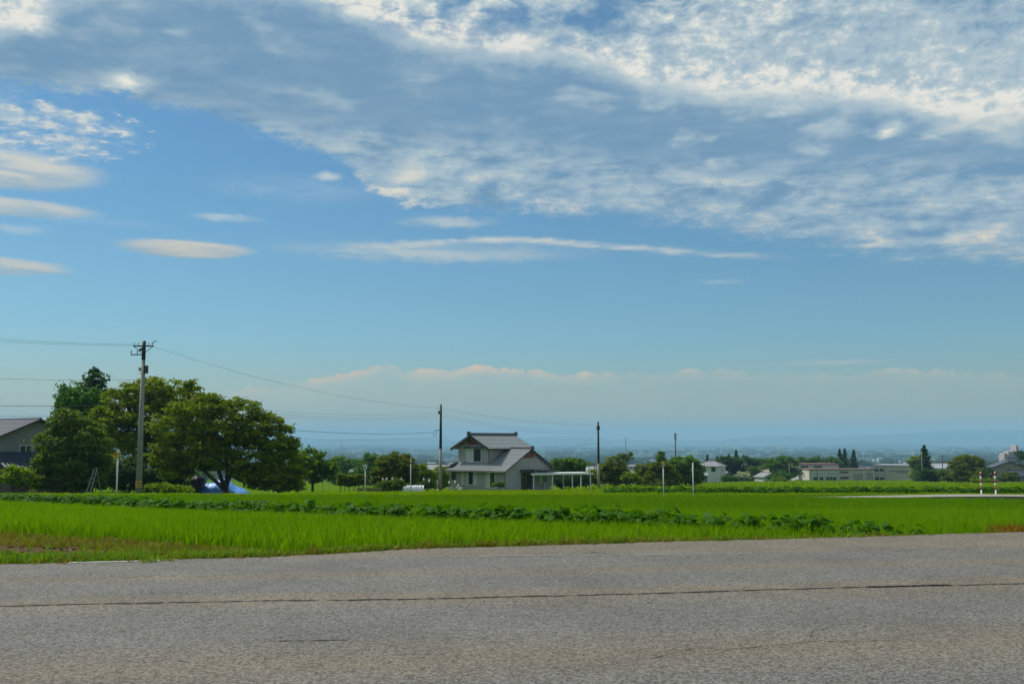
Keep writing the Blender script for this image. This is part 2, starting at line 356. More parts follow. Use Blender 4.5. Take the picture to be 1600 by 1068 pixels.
# ------------------------------------------------------------------ ground
_E = [(-300, -70), (-60, -4), (-20, 8.6), (-9, 11.55), (-6.35, 12.3), (-4.7, 12.75), (-3.2, 13.15), (-1.4, 14.15), (0, 14.5), (2.0, 15.05), (4.0, 15.5), (6.35, 16.1), (8.6, 16.75), (20, 19.5), (60, 27), (300, 60)]
def edge_y(x): return float(np.interp(x, [p[0] for p in _E], [p[1] for p in _E]))
_P = [(-1e5, 0), (15, 0), (35, -1.0), (80, -2.8), (125, -4.75), (200, -7.6), (330, -12.2), (450, -16.4), (700, -24.2), (1000, -32), (1500, -43), (2500, -58), (4000, -69), (6000, -75), (9000, -78), (13000, -80), (60000, -80)]
_PX = [p[0] for p in _P]; _PZ = [p[1] for p in _P]
_B = [(-60, 12), (-20, 10.5), (-9.9, 8.8), (-6.5, 4.6), (-4.5, 2.3), (-3.0, 0.8), (-2.0, 0.5), (0, 0.45), (60, 0.45)]
def rice_front(x): return edge_y(x) + float(np.interp(x, [p[0] for p in _B], [p[1] for p in _B]))
def gz(x, y):
    e = y - edge_y(x)
    s_ = min(1.0, max(0.0, e / max(0.5, 0.8 * (rice_front(x) - edge_y(x)))))
    return -0.03 - 0.10 * s_ * s_ * (3 - 2 * s_) + float(np.interp(y, _PX, _PZ))
def ground_at(px, Y):
    x = (px - 800) / FPX * Y * 0.9951 * 1.0
    # the ray through the ground row: pixel x shifts a little with height, solved once
    for _ in range(2):
        z = gz(x, Y); v = (z - EYE) / Y; c, s = math.cos(PITCH), math.sin(PITCH)
        x = (px - 800) / FPX * (c + v * s) * Y
    return Vector((x, Y, gz(x, Y)))

def ground_mat():
    mt, nt, b = new_mat('field_ground'); L = nt.links.new
    g = node(nt, 'ShaderNodeNewGeometry'); sp = node(nt, 'ShaderNodeSeparateXYZ'); L(g.outputs['Position'], sp.inputs[0])
    n1 = node(nt, 'ShaderNodeTexNoise', Scale=0.9, Detail=8.0, Roughness=0.7); L(g.outputs['Position'], n1.inputs['Vector'])
    r1 = node(nt, 'ShaderNodeValToRGB'); e = r1.color_ramp.elements
    e[0].position = 0.30; e[0].color = (0.06, 0.075, 0.015, 1); e[1].position = 0.62; e[1].color = (0.09, 0.19, 0.006, 1)
    L(n1.outputs[0], r1.inputs[0])
    # far plain: a patchwork of paddies, woods and villages
    mp = node(nt, 'ShaderNodeMapping'); mp.inputs['Scale'].default_value = (1 / 170, 1 / 330, 0); L(g.outputs['Position'], mp.inputs[0])
    vo = node(nt, 'ShaderNodeTexVoronoi', Scale=1.0); L(mp.outputs[0], vo.inputs['Vector'])
    r2 = node(nt, 'ShaderNodeValToRGB'); r2.color_ramp.interpolation = 'CONSTANT'; e = r2.color_ramp.elements
    e[0].position = 0.0; e[0].color = (0.04, 0.08, 0.012, 1); e[1].position = 0.25; e[1].color = (0.022, 0.045, 0.014, 1)
    for p, c in ((0.55, (0.045, 0.09, 0.018)), (0.64, (0.06, 0.06, 0.055)), (0.70, (0.02, 0.04, 0.018)), (0.9, (0.05, 0.075, 0.025))):
        q = e.new(p); q.color = c4(c)
    s2 = node(nt, 'ShaderNodeSeparateColor'); L(vo.outputs['Color'], s2.inputs[0]); L(s2.outputs[0], r2.inputs[0])
    mr = node(nt, 'ShaderNodeMapRange'); L(sp.outputs[1], mr.inputs[0]); mr.inputs[1].default_value = 380; mr.inputs[2].default_value = 620
    mx = node(nt, 'ShaderNodeMix', data_type='RGBA'); L(mr.outputs[0], mx.inputs[0]); L(r1.outputs[0], mx.inputs[6]); L(r2.outputs[0], mx.inputs[7])
    L(mx.outputs[2], b.inputs['Base Color']); b.inputs['Roughness'].default_value = 0.95; b.inputs['Specular IOR Level'].default_value = 0.0
    return mt
xs = sorted(set([-17000, -10000, -6000, -3500, -2000, -1200, -700, -400, -250, -150, -100, -70, -50, -40] + list(np.arange(-32, 32.1, 1.0)) + [40, 50, 70, 100, 150, 250, 400, 700, 1200, 2000, 3500, 6000, 10000, 17000]))
ys = sorted(set([-400, -150, -80, -40, -20, -10, 0, 5, 8, 10] + list(np.arange(10.5, 22, 0.3)) + list(np.arange(22, 60, 2.0)) + [60, 70, 80, 90, 100, 110, 125, 140, 160, 180, 200, 230, 270, 320, 380, 450, 540, 620, 700, 850, 1000, 1250, 1500, 2000, 2500, 3200, 4000, 5000, 6000, 8000, 10000, 13000, 16000, 20000, 23000]))
V = np.array([(x, y, gz(x, y) - (0.08 if y < edge_y(x) + 0.05 else 0.0)) for y in ys for x in xs], np.float64)
nx = len(xs); F = np.array([(j * nx + i, j * nx + i + 1, (j + 1) * nx + i + 1, (j + 1) * nx + i) for j in range(len(ys) - 1) for i in range(nx - 1)])
o = bpy.data.objects.new('ground', np_mesh('ground', V, F, ground_mat(), smooth=True)); COL.objects.link(o); tag(o, kind='structure')

# ------------------------------------------------------------------ road
RA = math.radians(8.3); SEAM0 = Vector((0.0, 9.73, 0))
def road_mat():
    mt, nt, b = new_mat('worn_asphalt'); L = nt.links.new
    tcn = node(nt, 'ShaderNodeNewGeometry'); mp = node(nt, 'ShaderNodeMapping')
    mp.vector_type = 'POINT'; mp.inputs['Rotation'].default_value = (0, 0, -RA); L(tcn.outputs['Position'], mp.inputs[0])
    sp = node(nt, 'ShaderNodeSeparateXYZ'); L(mp.outputs[0], sp.inputs[0])
    mw = node(nt, 'ShaderNodeMapping'); mw.inputs['Scale'].default_value = (0.12, 0.9, 1); L(mp.outputs[0], mw.inputs[0])
    nw = node(nt, 'ShaderNodeTexNoise', Scale=1.0, Detail=5.0, Roughness=0.6); L(mw.outputs[0], nw.inputs['Vector'])
    t = node(nt, 'ShaderNodeMath', operation='MULTIPLY_ADD'); L(nw.outputs[0], t.inputs[0]); t.inputs[1].default_value = 1.0; L(sp.outputs[1], t.inputs[2])
    mr = node(nt, 'ShaderNodeMapRange'); L(t.outputs[0], mr.inputs[0]); mr.inputs[1].default_value = 4.5; mr.inputs[2].default_value = 18.5
    rp = node(nt, 'ShaderNodeValToRGB'); e = rp.color_ramp.elements
    # strips along the lane: grey wheel tracks, brownish dusty strips between
    G = (0.118, 0.116, 0.110, 1); Bn = (0.138, 0.122, 0.099, 1); D = (0.085, 0.077, 0.064, 1)
    stops = [(0.0, Bn), (0.07, G), (0.16, G), (0.22, Bn), (0.28, G), (0.36, G), (0.405, Bn), (0.435, Bn), (0.46, G), (0.51, G), (0.54, Bn), (0.58, G), (0.63, G), (0.68, Bn), (0.80, Bn), (0.9, D)]
    e[0].position, e[0].color = stops[0]; e[1].position, e[1].color = stops[-1]
    for p, c in stops[1:-1]: q = e.new(p); q.color = c
    L(mr.outputs[0], rp.inputs[0])
    # aggregate: pale and dark chips
    vo = node(nt, 'ShaderNodeTexVoronoi', Scale=55.0); L(mp.outputs[0], vo.inputs['Vector'])
    sc = node(nt, 'ShaderNodeSeparateColor'); L(vo.outputs['Color'], sc.inputs[0])
    na = node(nt, 'ShaderNodeTexNoise', Scale=55.0, Detail=5.0, Roughness=0.8); L(mp.outputs[0], na.inputs['Vector'])
    ra = node(nt, 'ShaderNodeValToRGB'); ra.color_ramp.elements[0].position = 0.28; ra.color_ramp.elements[0].color = (0.18, 0.18, 0.18, 1); ra.color_ramp.elements[1].position = 0.70; ra.color_ramp.elements[1].color = (1.85, 1.82, 1.75, 1)
    L(na.outputs[0], ra.inputs[0])
    rc = node(nt, 'ShaderNodeValToRGB'); rc.color_ramp.elements[0].color = (0.45, 0.45, 0.45, 1); rc.color_ramp.elements[1].color = (1.6, 1.57, 1.5, 1)
    L(sc.outputs[0], rc.inputs[0])
    m1 = node(nt, 'ShaderNodeMix', data_type='RGBA', blend_type='MULTIPLY'); m1.inputs[0].default_value = 1.0; L(rp.outputs[0], m1.inputs[6]); L(ra.outputs[0], m1.inputs[7])
    m2 = node(nt, 'ShaderNodeMix', data_type='RGBA', blend_type='MULTIPLY'); m2.inputs[0].default_value = 1.0; L(m1.outputs[2], m2.inputs[6]); L(rc.outputs[0], m2.inputs[7])
    # broad stains
    nb = node(nt, 'ShaderNodeTexNoise', Scale=0.7, Detail=6.0, Roughness=0.65); L(mp.outputs[0], nb.inputs['Vector'])
    rb = node(nt, 'ShaderNodeValToRGB'); rb.color_ramp.elements[0].position = 0.3; rb.color_ramp.elements[0].color = (0.82, 0.81, 0.8, 1); rb.color_ramp.elements[1].position = 0.7; rb.color_ramp.elements[1].color = (1.12, 1.12, 1.12, 1)
    L(nb.outputs[0], rb.inputs[0])
    m3 = node(nt, 'ShaderNodeMix', data_type='RGBA', blend_type='MULTIPLY'); m3.inputs[0].default_value = 1.0; L(m2.outputs[2], m3.inputs[6]); L(rb.outputs[0], m3.inputs[7])
    L(m3.outputs[2], b.inputs['Base Color']); b.inputs['Roughness'].default_value = 0.85; b.inputs['Specular IOR Level'].default_value = 0.3
    bp = node(nt, 'ShaderNodeBump', Strength=0.55, Distance=0.012); L(na.outputs[0], bp.inputs['Height']); L(bp.outputs[0], b.inputs['Normal'])
    return mt
random.seed(4)
M['asphalt'] = road_mat()
ex = [-300, -60, -20] + list(np.arange(-12, 12.01, 0.12)) + [20, 60, 300]
far = [(x, edge_y(x) + (random.gauss(0, 0.022) + 0.05 * math.sin(x * 1.7) * math.sin(x * 0.63 + 1) if abs(x) < 13 else 0)) for x in ex]
mb = MB()
for (xa, ya), (xb, yb) in zip(far[:-1], far[1:]):
    na_, nb_ = -9.0 + 0.1 * xa - (60 if abs(xa) > 100 else 0), -9.0 + 0.1 * xb - (60 if abs(xb) > 100 else 0)
    mb.face([(xa, na_, 0), (xb, nb_, 0), (xb, yb, 0), (xa, ya, 0)])
    mb.face([(xa, ya, 0), (xb, yb, 0), (xb, yb + 0.05, -0.15), (xa, ya + 0.05, -0.15)])
road = tag(mb.build('road', M['asphalt']), kind='structure')
# the long joint down the carriageway, opened and ragged
M['tar'] = mat('crack_filler', (0.006, 0.006, 0.006), (0.015, 0.014, 0.013), 9, 0.8)
def crack(pts, w0, w1, broken, name='road_joint', seed=0):
    rnd = random.Random(seed); m_ = MB(); prev = None; wob = 0.0
    for (ax, ay), (bx, by) in zip(pts[:-1], pts[1:]):
        n_ = max(2, int(math.hypot(bx - ax, by - ay) / 0.05))
        for i in range(n_):
            t_ = i / n_; wob = wob * 0.9 + rnd.gauss(0, 0.006)
            w_ = max(0.0, rnd.uniform(w0, w1)) * (1 if rnd.random() > broken else 0.12)
            p_ = (ax + (bx - ax) * t_, ay + (by - ay) * t_ + wob, w_)
            if prev: m_.face([(prev[0], prev[1] - prev[2], 0.004), (p_[0], p_[1] - p_[2], 0.004), (p_[0], p_[1] + p_[2], 0.004), (prev[0], prev[1] + prev[2], 0.004)])
            prev = p_
    return m_.build(name, M['tar'], road)
crack([tuple(at(px, py, 1))[:2] and (lambda a: (a[0] / -a[2] * EYE, a[1] / -a[2] * EYE))(ray(px, py)) for px, py in [(-500, 962), (0, 947), (250, 941), (600, 936), (900, 930), (1200, 920), (1420, 915), (1600, 911), (2100, 902)]], 0.008, 0.036, 0.08, seed=1)
def gp(px, py): a = ray(px, py); return (a[0] / -a[2] * EYE, a[1] / -a[2] * EYE)
crack([gp(1355, 917), gp(1400, 915.5), gp(1490, 913)], 0.03, 0.05, 0.0, seed=2)
crack([gp(410, 1002), gp(470, 1001), gp(560, 998)], 0.004, 0.012, 0.2, 'road_crack', 3)
crack([gp(925, 862), gp(955, 865), gp(975, 868)], 0.006, 0.02, 0.2, 'road_crack', 5)
crack([gp(120, 905), gp(260, 899), gp(300, 902), gp(430, 893)], 0.003, 0.011, 0.35, 'road_crack', 11)
crack([gp(1010, 1030), gp(1090, 1012), gp(1130, 1016), gp(1260, 1004), gp(1420, 1000)], 0.002, 0.008, 0.35, 'road_crack', 12)
crack([gp(1260, 1004), gp(1275, 985), gp(1340, 972)], 0.002, 0.006, 0.4, 'road_crack', 13)
crack([gp(180, 1046), gp(260, 1030), gp(300, 1034), gp(390, 1022)], 0.002, 0.007, 0.4, 'road_crack', 14)
crack([gp(700, 893), gp(760, 889), gp(880, 892), gp(1000, 884)], 0.003, 0.01, 0.5, 'road_crack', 15)
crack([gp(1330, 856), gp(1400, 860), gp(1530, 855), gp(1560, 862)], 0.004, 0.016, 0.4, 'road_crack', 6)
M['worn_white'] = mat('worn_white_line', (0.50, 0.50, 0.47), (0.17, 0.165, 0.155), 5, 0.75)
def line(pts, w, name, seed, brk=0.05):
    rnd = random.Random(seed); m_ = MB(); q = []
    for a, b_ in zip(pts[:-1], pts[1:]):
        n_ = max(2, int(math.hypot(b_[0] - a[0], b_[1] - a[1]) / 0.06))
        q += [(a[0] + (b_[0] - a[0]) * i / n_, a[1] + (b_[1] - a[1]) * i / n_) for i in range(n_)]
    for i, (a, b_) in enumerate(zip(q[:-1], q[1:])):
        if rnd.random() < brk: continue
        l, h = w * rnd.uniform(0.35, 0.5), w * rnd.uniform(0.35, 0.5)
        if i == 0 or rnd.random() < 0.5: pl, ph = l, h
        m_.face([(a[0], a[1] - pl, 0.005), (b_[0], b_[1] - l, 0.005), (b_[0], b_[1] + h, 0.005), (a[0], a[1] + ph, 0.005)]); pl, ph = l, h
    return m_.build(name, M['worn_white'], road)
line([gp(108, 878.5), gp(200, 876.5), gp(286, 873.5)], 0.11, 'edge_line', 1, 0.02)
M['faded_line'] = mat('faded_line', (0.27, 0.25, 0.20), (0.17, 0.16, 0.14), 5, 0.8)
_o = line([gp(640, 870), gp(800, 868), gp(960, 867.5), gp(1180, 864)], 0.09, 'edge_line', 2, 0.45); _o.data.materials[0] = M['faded_line']

# ------------------------------------------------------------------ scattering (grass, rice): real blades, instanced on points
def scatter(name, pts, scale, coll, tilt=0.12, seed=0, parent=None):
    pts = np.asarray(pts, np.float32); n = len(pts); rg = np.random.default_rng(seed)
    me = bpy.data.meshes.new(name); me.vertices.add(n); me.vertices.foreach_set('co', pts.ravel())
    a_ = me.attributes.new('scl', 'FLOAT_VECTOR', 'POINT'); a_.data.foreach_set('vector', np.asarray(scale, np.float32).reshape(n, 3).ravel())
    rot = np.stack([rg.normal(0, tilt, n), rg.normal(0, tilt, n), rg.uniform(0, 6.283, n)], 1).astype(np.float32)
    a_ = me.attributes.new('rot', 'FLOAT_VECTOR', 'POINT'); a_.data.foreach_set('vector', rot.ravel())
    o = bpy.data.objects.new(name, me); COL.objects.link(o)
    ng = bpy.data.node_groups.new(name, 'GeometryNodeTree')
    ng.interface.new_socket('Geometry', in_out='INPUT', socket_type='NodeSocketGeometry'); ng.interface.new_socket('Geometry', in_out='OUTPUT', socket_type='NodeSocketGeometry')
    gi = ng.nodes.new('NodeGroupInput'); go = ng.nodes.new('NodeGroupOutput'); iop = ng.nodes.new('GeometryNodeInstanceOnPoints')
    ci = ng.nodes.new('GeometryNodeCollectionInfo'); ci.inputs['Collection'].default_value = coll; ci.inputs['Separate Children'].default_value = True; ci.inputs['Reset Children'].default_value = True
    r_ = ng.nodes.new('GeometryNodeInputNamedAttribute'); r_.data_type = 'FLOAT_VECTOR'; r_.inputs['Name'].default_value = 'rot'
    s_ = ng.nodes.new('GeometryNodeInputNamedAttribute'); s_.data_type = 'FLOAT_VECTOR'; s_.inputs['Name'].default_value = 'scl'
    er = ng.nodes.new('FunctionNodeEulerToRotation')
    L = ng.links.new
    L(gi.outputs[0], iop.inputs['Points']); L(ci.outputs[0], iop.inputs['Instance']); iop.inputs['Pick Instance'].default_value = True
    L(r_.outputs['Attribute'], er.inputs[0]); L(er.outputs[0], iop.inputs['Rotation']); L(s_.outputs['Attribute'], iop.inputs['Scale']); L(iop.outputs[0], go.inputs[0])
    md = o.modifiers.new('scatter', 'NODES'); md.node_group = ng
    return o
def tuft_coll(name, material, count, variants, h, w, spread, lean, seed):
    coll = bpy.data.collections.new(name); rg = np.random.default_rng(seed)
    for k in range(variants):
        V_, F_, T_ = [], [], []
        for i in range(count):
            a = rg.uniform(0, 6.283); r = spread * math.sqrt(rg.uniform(0, 1)); bx, by = r * math.cos(a), r * math.sin(a)
            hh = h * rg.uniform(0.65, 1.1); la = rg.uniform(0, 6.283); ln = lean * hh * rg.uniform(0.1, 1.0)
            ca, sa = math.cos(la), math.sin(la); wv = w * rg.uniform(0.7, 1.2); fa = la + rg.normal(0, 0.8); ux, uy = -math.sin(fa) * wv, math.cos(fa) * wv
            n0 = len(V_)
            for q, (tz, tw) in enumerate(((0, 0.8), (0.55, 1.0), (1.0, 0.0))):
                ox, oy, z = bx + ca * ln * tz * tz, by + sa * ln * tz * tz, hh * (tz - 0.12 * tz * tz * (ln / hh))
                V_ += [(ox - ux * tw, oy - uy * tw, z), (ox + ux * tw, oy + uy * tw, z)]; T_ += [0.0 + rg.uniform(0, 0.6)] * 2
            F_ += [(n0, n0 + 1, n0 + 3, n0 + 2), (n0 + 2, n0 + 3, n0 + 5, n0 + 4)]
        me = np_mesh(name, np.array(V_), np.array(F_), material, tone=T_)
        coll.objects.link(bpy.data.objects.new(name, me))
    return coll

M['rice'] = foliage('rice_leaf', (0.20, 0.34, 0.004), (0.10, 0.215, 0.002), 0.45, 0.10, 0.6, 0.05, (1.25, 1.3, 0.4))
M['weed'] = foliage('weed_leaf', (0.24, 0.30, 0.02), (0.09, 0.20, 0.012), 0.35, 1.2, 0.6, 0.15)
M['dry'] = foliage('dry_grass', (0.27, 0.23, 0.035), (0.15, 0.13, 0.02), 0.3, 1.0, 0.7, 0.1)
M['rust'] = foliage('rust_weed', (0.30, 0.13, 0.018), (0.16, 0.13, 0.015), 0.3, 1.5, 0.7, 0.1)
rice1 = tuft_coll('rice_hill', M['rice'], 16, 5, 0.40, 0.008, 0.09, 0.45, 1)
M['rice_deep'] = foliage('rice_leaf_deep', (0.155, 0.29, 0.004), (0.08, 0.185, 0.002), 0.45, 0.08, 0.6, 0.05, (1.25, 1.3, 0.4))
M['rice_pale'] = foliage('rice_leaf_pale', (0.27, 0.38, 0.004), (0.15, 0.25, 0.002), 0.45, 0.05, 0.6, 0.05, (1.25, 1.3, 0.4))
rice2b = tuft_coll('rice_patch_deep', M['rice_deep'], 60, 5, 0.40, 0.016, 0.42, 0.4, 12)
rice2 = tuft_coll('rice_patch', M['rice'], 60, 5, 0.40, 0.016, 0.42, 0.4, 2)
rice3 = tuft_coll('rice_patch_far', M['rice_pale'], 130, 5, 0.42, 0.035, 1.1, 0.4, 3)
rice4 = tuft_coll('rice_patch_farthest', M['rice_pale'], 160, 4, 0.5, 0.11, 3.2, 0.4, 4)
weed1 = tuft_coll('weed_tuft', M['weed'], 16, 5, 0.14, 0.009, 0.10, 0.9, 5)
dry1 = tuft_coll('dry_tuft', M['dry'], 16, 5, 0.12, 0.008, 0.10, 1.0, 6)
rust1 = tuft_coll('rust_tuft', M['rust'], 22, 4, 0.30, 0.012, 0.18, 0.8, 7)

def row_x(y): return (23.2 - y) / 1.12                 # line of the near broad-leaved row
def in_view(x, y, mg=1.15): return abs(x) < mg * 0.53 * y + 2
rg = np.random.default_rng(11)
def jitter_grid(x0, x1, y0, y1, s, ok):
    X, Y = np.meshgrid(np.arange(x0, x1, s), np.arange(y0, y1, s)); X = X.ravel() + rg.uniform(-0.4, 0.4, X.size) * s; Y = Y.ravel() + rg.uniform(-0.4, 0.4, Y.size) * s
    return [(x, y) for x, y in zip(X, Y) if in_view(x, y) and ok(x, y)]
def rice_obj(name, pts, coll, s0, seed):
    P_ = [(x, y, gz(x, y) - 0.02) for x, y in pts]; n = len(P_); h = rg.uniform(0.85, 1.1, n) * s0
    return tag(scatter(name, P_, np.stack([np.full(n, 1.0), np.full(n, 1.0), h], 1), coll, 0.05, seed), kind='stuff')
# paths and plots that stay free of rice
def path_line(x): return 63.0 + (x - 20.0) * -0.95    # farm road on the right (front edge)
def on_path(x, y): return x > 17 and path_line(x) - 0.3 < y < path_line(x) + 3.2
near = lambda x, y: y > rice_front(x) and x < row_x(y) - 0.5
o = rice_obj('rice_near_paddy', jitter_grid(-30, 8, 12, 36, 0.19, lambda x, y: near(x, y) and y < 36), rice1, 0.85, 1)
tag(o, 'young rice in the near paddy along the road')
o = rice_obj('rice_near_paddy_back', jitter_grid(-45, -8, 36, 72, 0.62, lambda x, y: near(x, y)), rice2, 0.85, 2)
tag(o, 'young rice at the back of the near paddy')
mid = lambda x, y: y > rice_front(x) and x > row_x(y) + 0.5 and not on_path(x, y)
o = rice_obj('rice_middle_paddy', jitter_grid(-12, 24, 14, 36, 0.21, lambda x, y: mid(x, y) and y < 36 and not (x > 8.2 and y < edge_y(x) + min(2.6, 2.6 * (x - 8.0)))), rice1, 0.85, 3)
tag(o, 'young rice in the middle paddy behind the broad-leaved row')
o = rice_obj('rice_middle_paddy_back', jitter_grid(-32, 42, 36, 72, 0.62, mid), rice2b, 0.85, 4)
tag(o, 'young rice at the back of the middle paddy')
def far_ok(x, y):
    if on_path(x, y): return False
    if x > 5: return (72 < y < 79.0) or (86 < y < 114) or y > 114
    return x > row_x(y) + 0.5 and y < (92 if x < -8 else 116) and not (x < -18 and y > 76)
o = rice_obj('rice_field_by_house', jitter_grid(-40, 70, 72, 124, 1.25, far_ok), rice3, 0.9, 5)
tag(o, 'rice field reaching up to the grey house')
o = rice_obj('rice_field_far', jitter_grid(12, 250, 124, 400, 3.4, lambda x, y: y < 150 + 2.2 * x), rice4, 1.0, 6)
tag(o, 'rice field in front of the far houses on the right')

# verge: weeds, dry grass, bare soil
def strip(x0, x1, n, lo, hi, seed):
    r_ = random.Random(seed); out = []
    for _ in range(n):
        x = r_.uniform(x0, x1); e = edge_y(x); out.append((x, e + r_.uniform(lo, hi) * max(0.3, rice_front(x) - e)))
    return out
def tufts(name, label, pts, coll, s0, s1, seed):
    r_ = np.random.default_rng(seed); n = len(pts); s_ = r_.uniform(s0, s1, n)
    o = scatter(name, [(x, y, gz(x, y) - 0.01) for x, y in pts], np.stack([s_, s_, s_], 1), coll, 0.2, seed); return tag(o, label, kind='stuff')
nz1 = lambda x, y: math.sin(x * 1.3 + 2 * math.sin(y * 0.9)) + math.sin(y * 2.1 + x * 0.7)
v1 = [p for p in strip(-12, 14, 2600, 0.08, 1.25, 1) if p[0] > -3.6 or (nz1(*p) > 0.5 and random.random() < 0.7) or random.random() < 0.06]
tufts('verge_weeds', 'low green weeds along the road edge', v1 + [p for p in strip(-14, -3.2, 1500, 0.03, 0.28, 2)] + [p for p in strip(-9, 12, 500, -0.12, 0.3, 22) if math.sin(p[0] * 2.3) + math.sin(p[0] * 5.1) > 0.2], weed1, 0.5, 1.15, 1)
v2 = [p for p in strip(-6, 14, 1300, -0.05, 0.9, 3)]
tufts('verge_dry_grass', 'dry yellow grass along the road edge', v2 + [p for p in strip(-15, -4, 900, 0.62, 1.04, 4)], dry1, 0.5, 1.3, 2)
pts = []
while len(pts) < 300:
    x, t = random.gauss(9.15, 0.6), random.uniform(0.3, 2.4)
    if x > 8.0 and t < 2.3 * (x - 7.9) / 1.0 and random.random() < 0.85 - 0.25 * abs(t - 1.2): pts.append((x, edge_y(x) + t))
tufts('rust_weeds', 'rust-coloured weeds on the bank at the right edge', pts, rust1, 0.4, 1.1, 3)
_m = MB()
_q = [(x, edge_y(x) + 0.06, edge_y(x) + 1.0 * (rice_front(x) - edge_y(x))) for x in np.arange(-24, 15, 0.4)]
for a, b_ in zip(_q[:-1], _q[1:]):
    for k in range(6):
        ya0, ya1 = a[1] + (a[2] - a[1]) * k / 6, a[1] + (a[2] - a[1]) * (k + 1) / 6; yb0, yb1 = b_[1] + (b_[2] - b_[1]) * k / 6, b_[1] + (b_[2] - b_[1]) * (k + 1) / 6
        _m.face([(a[0], ya0, gz(a[0], ya0) + .012), (b_[0], yb0, gz(b_[0], yb0) + .012), (b_[0], yb1, gz(b_[0], yb1) + .012), (a[0], ya1, gz(a[0], ya1) + .012)])
tag(_m.build('bare_verge', M['soil']), kind='structure')
_st = bpy.data.collections.new('stones'); 
for k in range(4):
    bm = bmesh.new(); bmesh.ops.create_icosphere(bm, subdivisions=1, radius=0.03)
    for v_ in bm.verts: v_.co *= random.uniform(0.6, 1.2); v_.co.z *= 0.6
    me = bpy.data.meshes.new('clod'); bm.to_mesh(me); bm.free(); me.materials.append(M['soil']); _st.objects.link(bpy.data.objects.new('clod', me))
cl = strip(-14, -3.2, 1600, 0.1, 1.0, 9) + strip(-3.2, 12, 1500, -0.25, 0.5, 10)
_s = np.random.default_rng(5).uniform(0.4, 1.5, len(cl))
tag(scatter('soil_clods', [(x, y, gz(x, y) + 0.01) for x, y in cl], np.stack([_s, _s, _s], 1), _st, 1.0, 8), 'small clods and gravel on the verge', kind='stuff')

# ------------------------------------------------------------------ broad-leaved (taro) rows
M['taro'] = foliage('taro_leaf', (0.075, 0.19, 0.004), (0.022, 0.085, 0.003), 0.34, 1.6, 0.65, 0.08, (1.9, 1.8, 0.2))
def taro_leaf(seed):
    r_ = random.Random(seed); m_ = MB(); L_ = 0.20; W_ = 0.15; cup = r_.uniform(0.02, 0.07); wav = r_.uniform(0.01, 0.03)
    out = [(0, -0.04), (0.45, -0.16), (0.85, -0.05), (1.0, 0.25), (0.8, 0.62), (0.4, 0.9), (0, 1.1)]
    ring = [(x, y) for x, y in out] + [(-x, y) for x, y in out[-2:0:-1]]
    def P3(x, y, k): return (x * W_, y * L_, -cup * abs(x) * 0.9 - 0.10 * max(0, y) ** 2 * 0.6 + wav * math.sin(k * 2.4 + seed) + 0.03 * abs(x))
    cpt = [(0, 0.0), (0, 0.35), (0, 0.7)]; n_ = len(ring); c_ = (0, 0.28)
    inner = [(c_[0] + (x - c_[0]) * 0.5, c_[1] + (y - c_[1]) * 0.5) for x, y in ring]
    m_.v = [P3(*p, i) for i, p in enumerate(ring)] + [(x * W_, y * L_, 0.012 - 0.03 * abs(x) - 0.02 * max(0, y)) for x, y in inner] + [(0, c_[1] * L_, -0.004)]
    for i in range(n_):
        j = (i + 1) % n_; m_.f += [(i, j, n_ + j, n_ + i), (n_ + i, n_ + j, 2 * n_)]; m_.mi += [0, 0]
    m_.tube([(0, 0.03, -0.01), (0, -0.05, -0.12), (0, -0.09, -0.30), (0, -0.08, -0.52)], [0.006, 0.008, 0.011, 0.014], 4, False)
    return m_
LEAF = [taro_leaf(k).mesh('leaf', M['taro'], True) for k in range(6)]
rt = random.Random(21)
n_near = 0
y_ = 15.2; row_pts = []
while y_ < 60:
    row_pts.append(y_); y_ += rt.uniform(0.20, 0.27) if y_ < 26 else rt.uniform(0.30, 0.40)
for y0 in row_pts:
    for side in (0, 1):
        if side and rt.random() < 0.12: continue
        yy = y0 + rt.uniform(-.1, .1) + side * 0.2; xx = row_x(yy) + (side - 0.5) * 0.75 + rt.uniform(-.14, .14)
        if yy < edge_y(xx) + 0.06 or n_near > 300: continue
        n_near += 1; k_ = (0.50 + 0.08 * min(1, (yy - 16) / 35)) / 0.56 * rt.uniform(0.85, 1.1) * (0.68 if yy < 16.6 else 0.85 if yy < 20 else 1)
        t_ = empty('taro_plant', (xx, yy, gz(xx, yy)), rt.uniform(0, 6.28)); t_.scale = (k_, k_, k_)
        tag(t_, 'dark green taro plant with broad drooping leaves in the near row between two paddies', 'plant', 'taro plants in the near row')
        n_l = rt.randint(9, 12)
        for q in range(n_l):
            a = q / n_l * 6.28 + rt.uniform(-.4, .4); rr = rt.uniform(0.03, 0.26); h_ = rt.uniform(0.22, 0.60)
            share('leaf', rt.choice(LEAF), t_, (rr * math.cos(a), rr * math.sin(a), h_), (rt.uniform(-0.75, 0.15), rt.uniform(-.3, .3), a - 1.57), rt.uniform(0.5, 1.0) * (1.0 if h_ > .35 else .85))
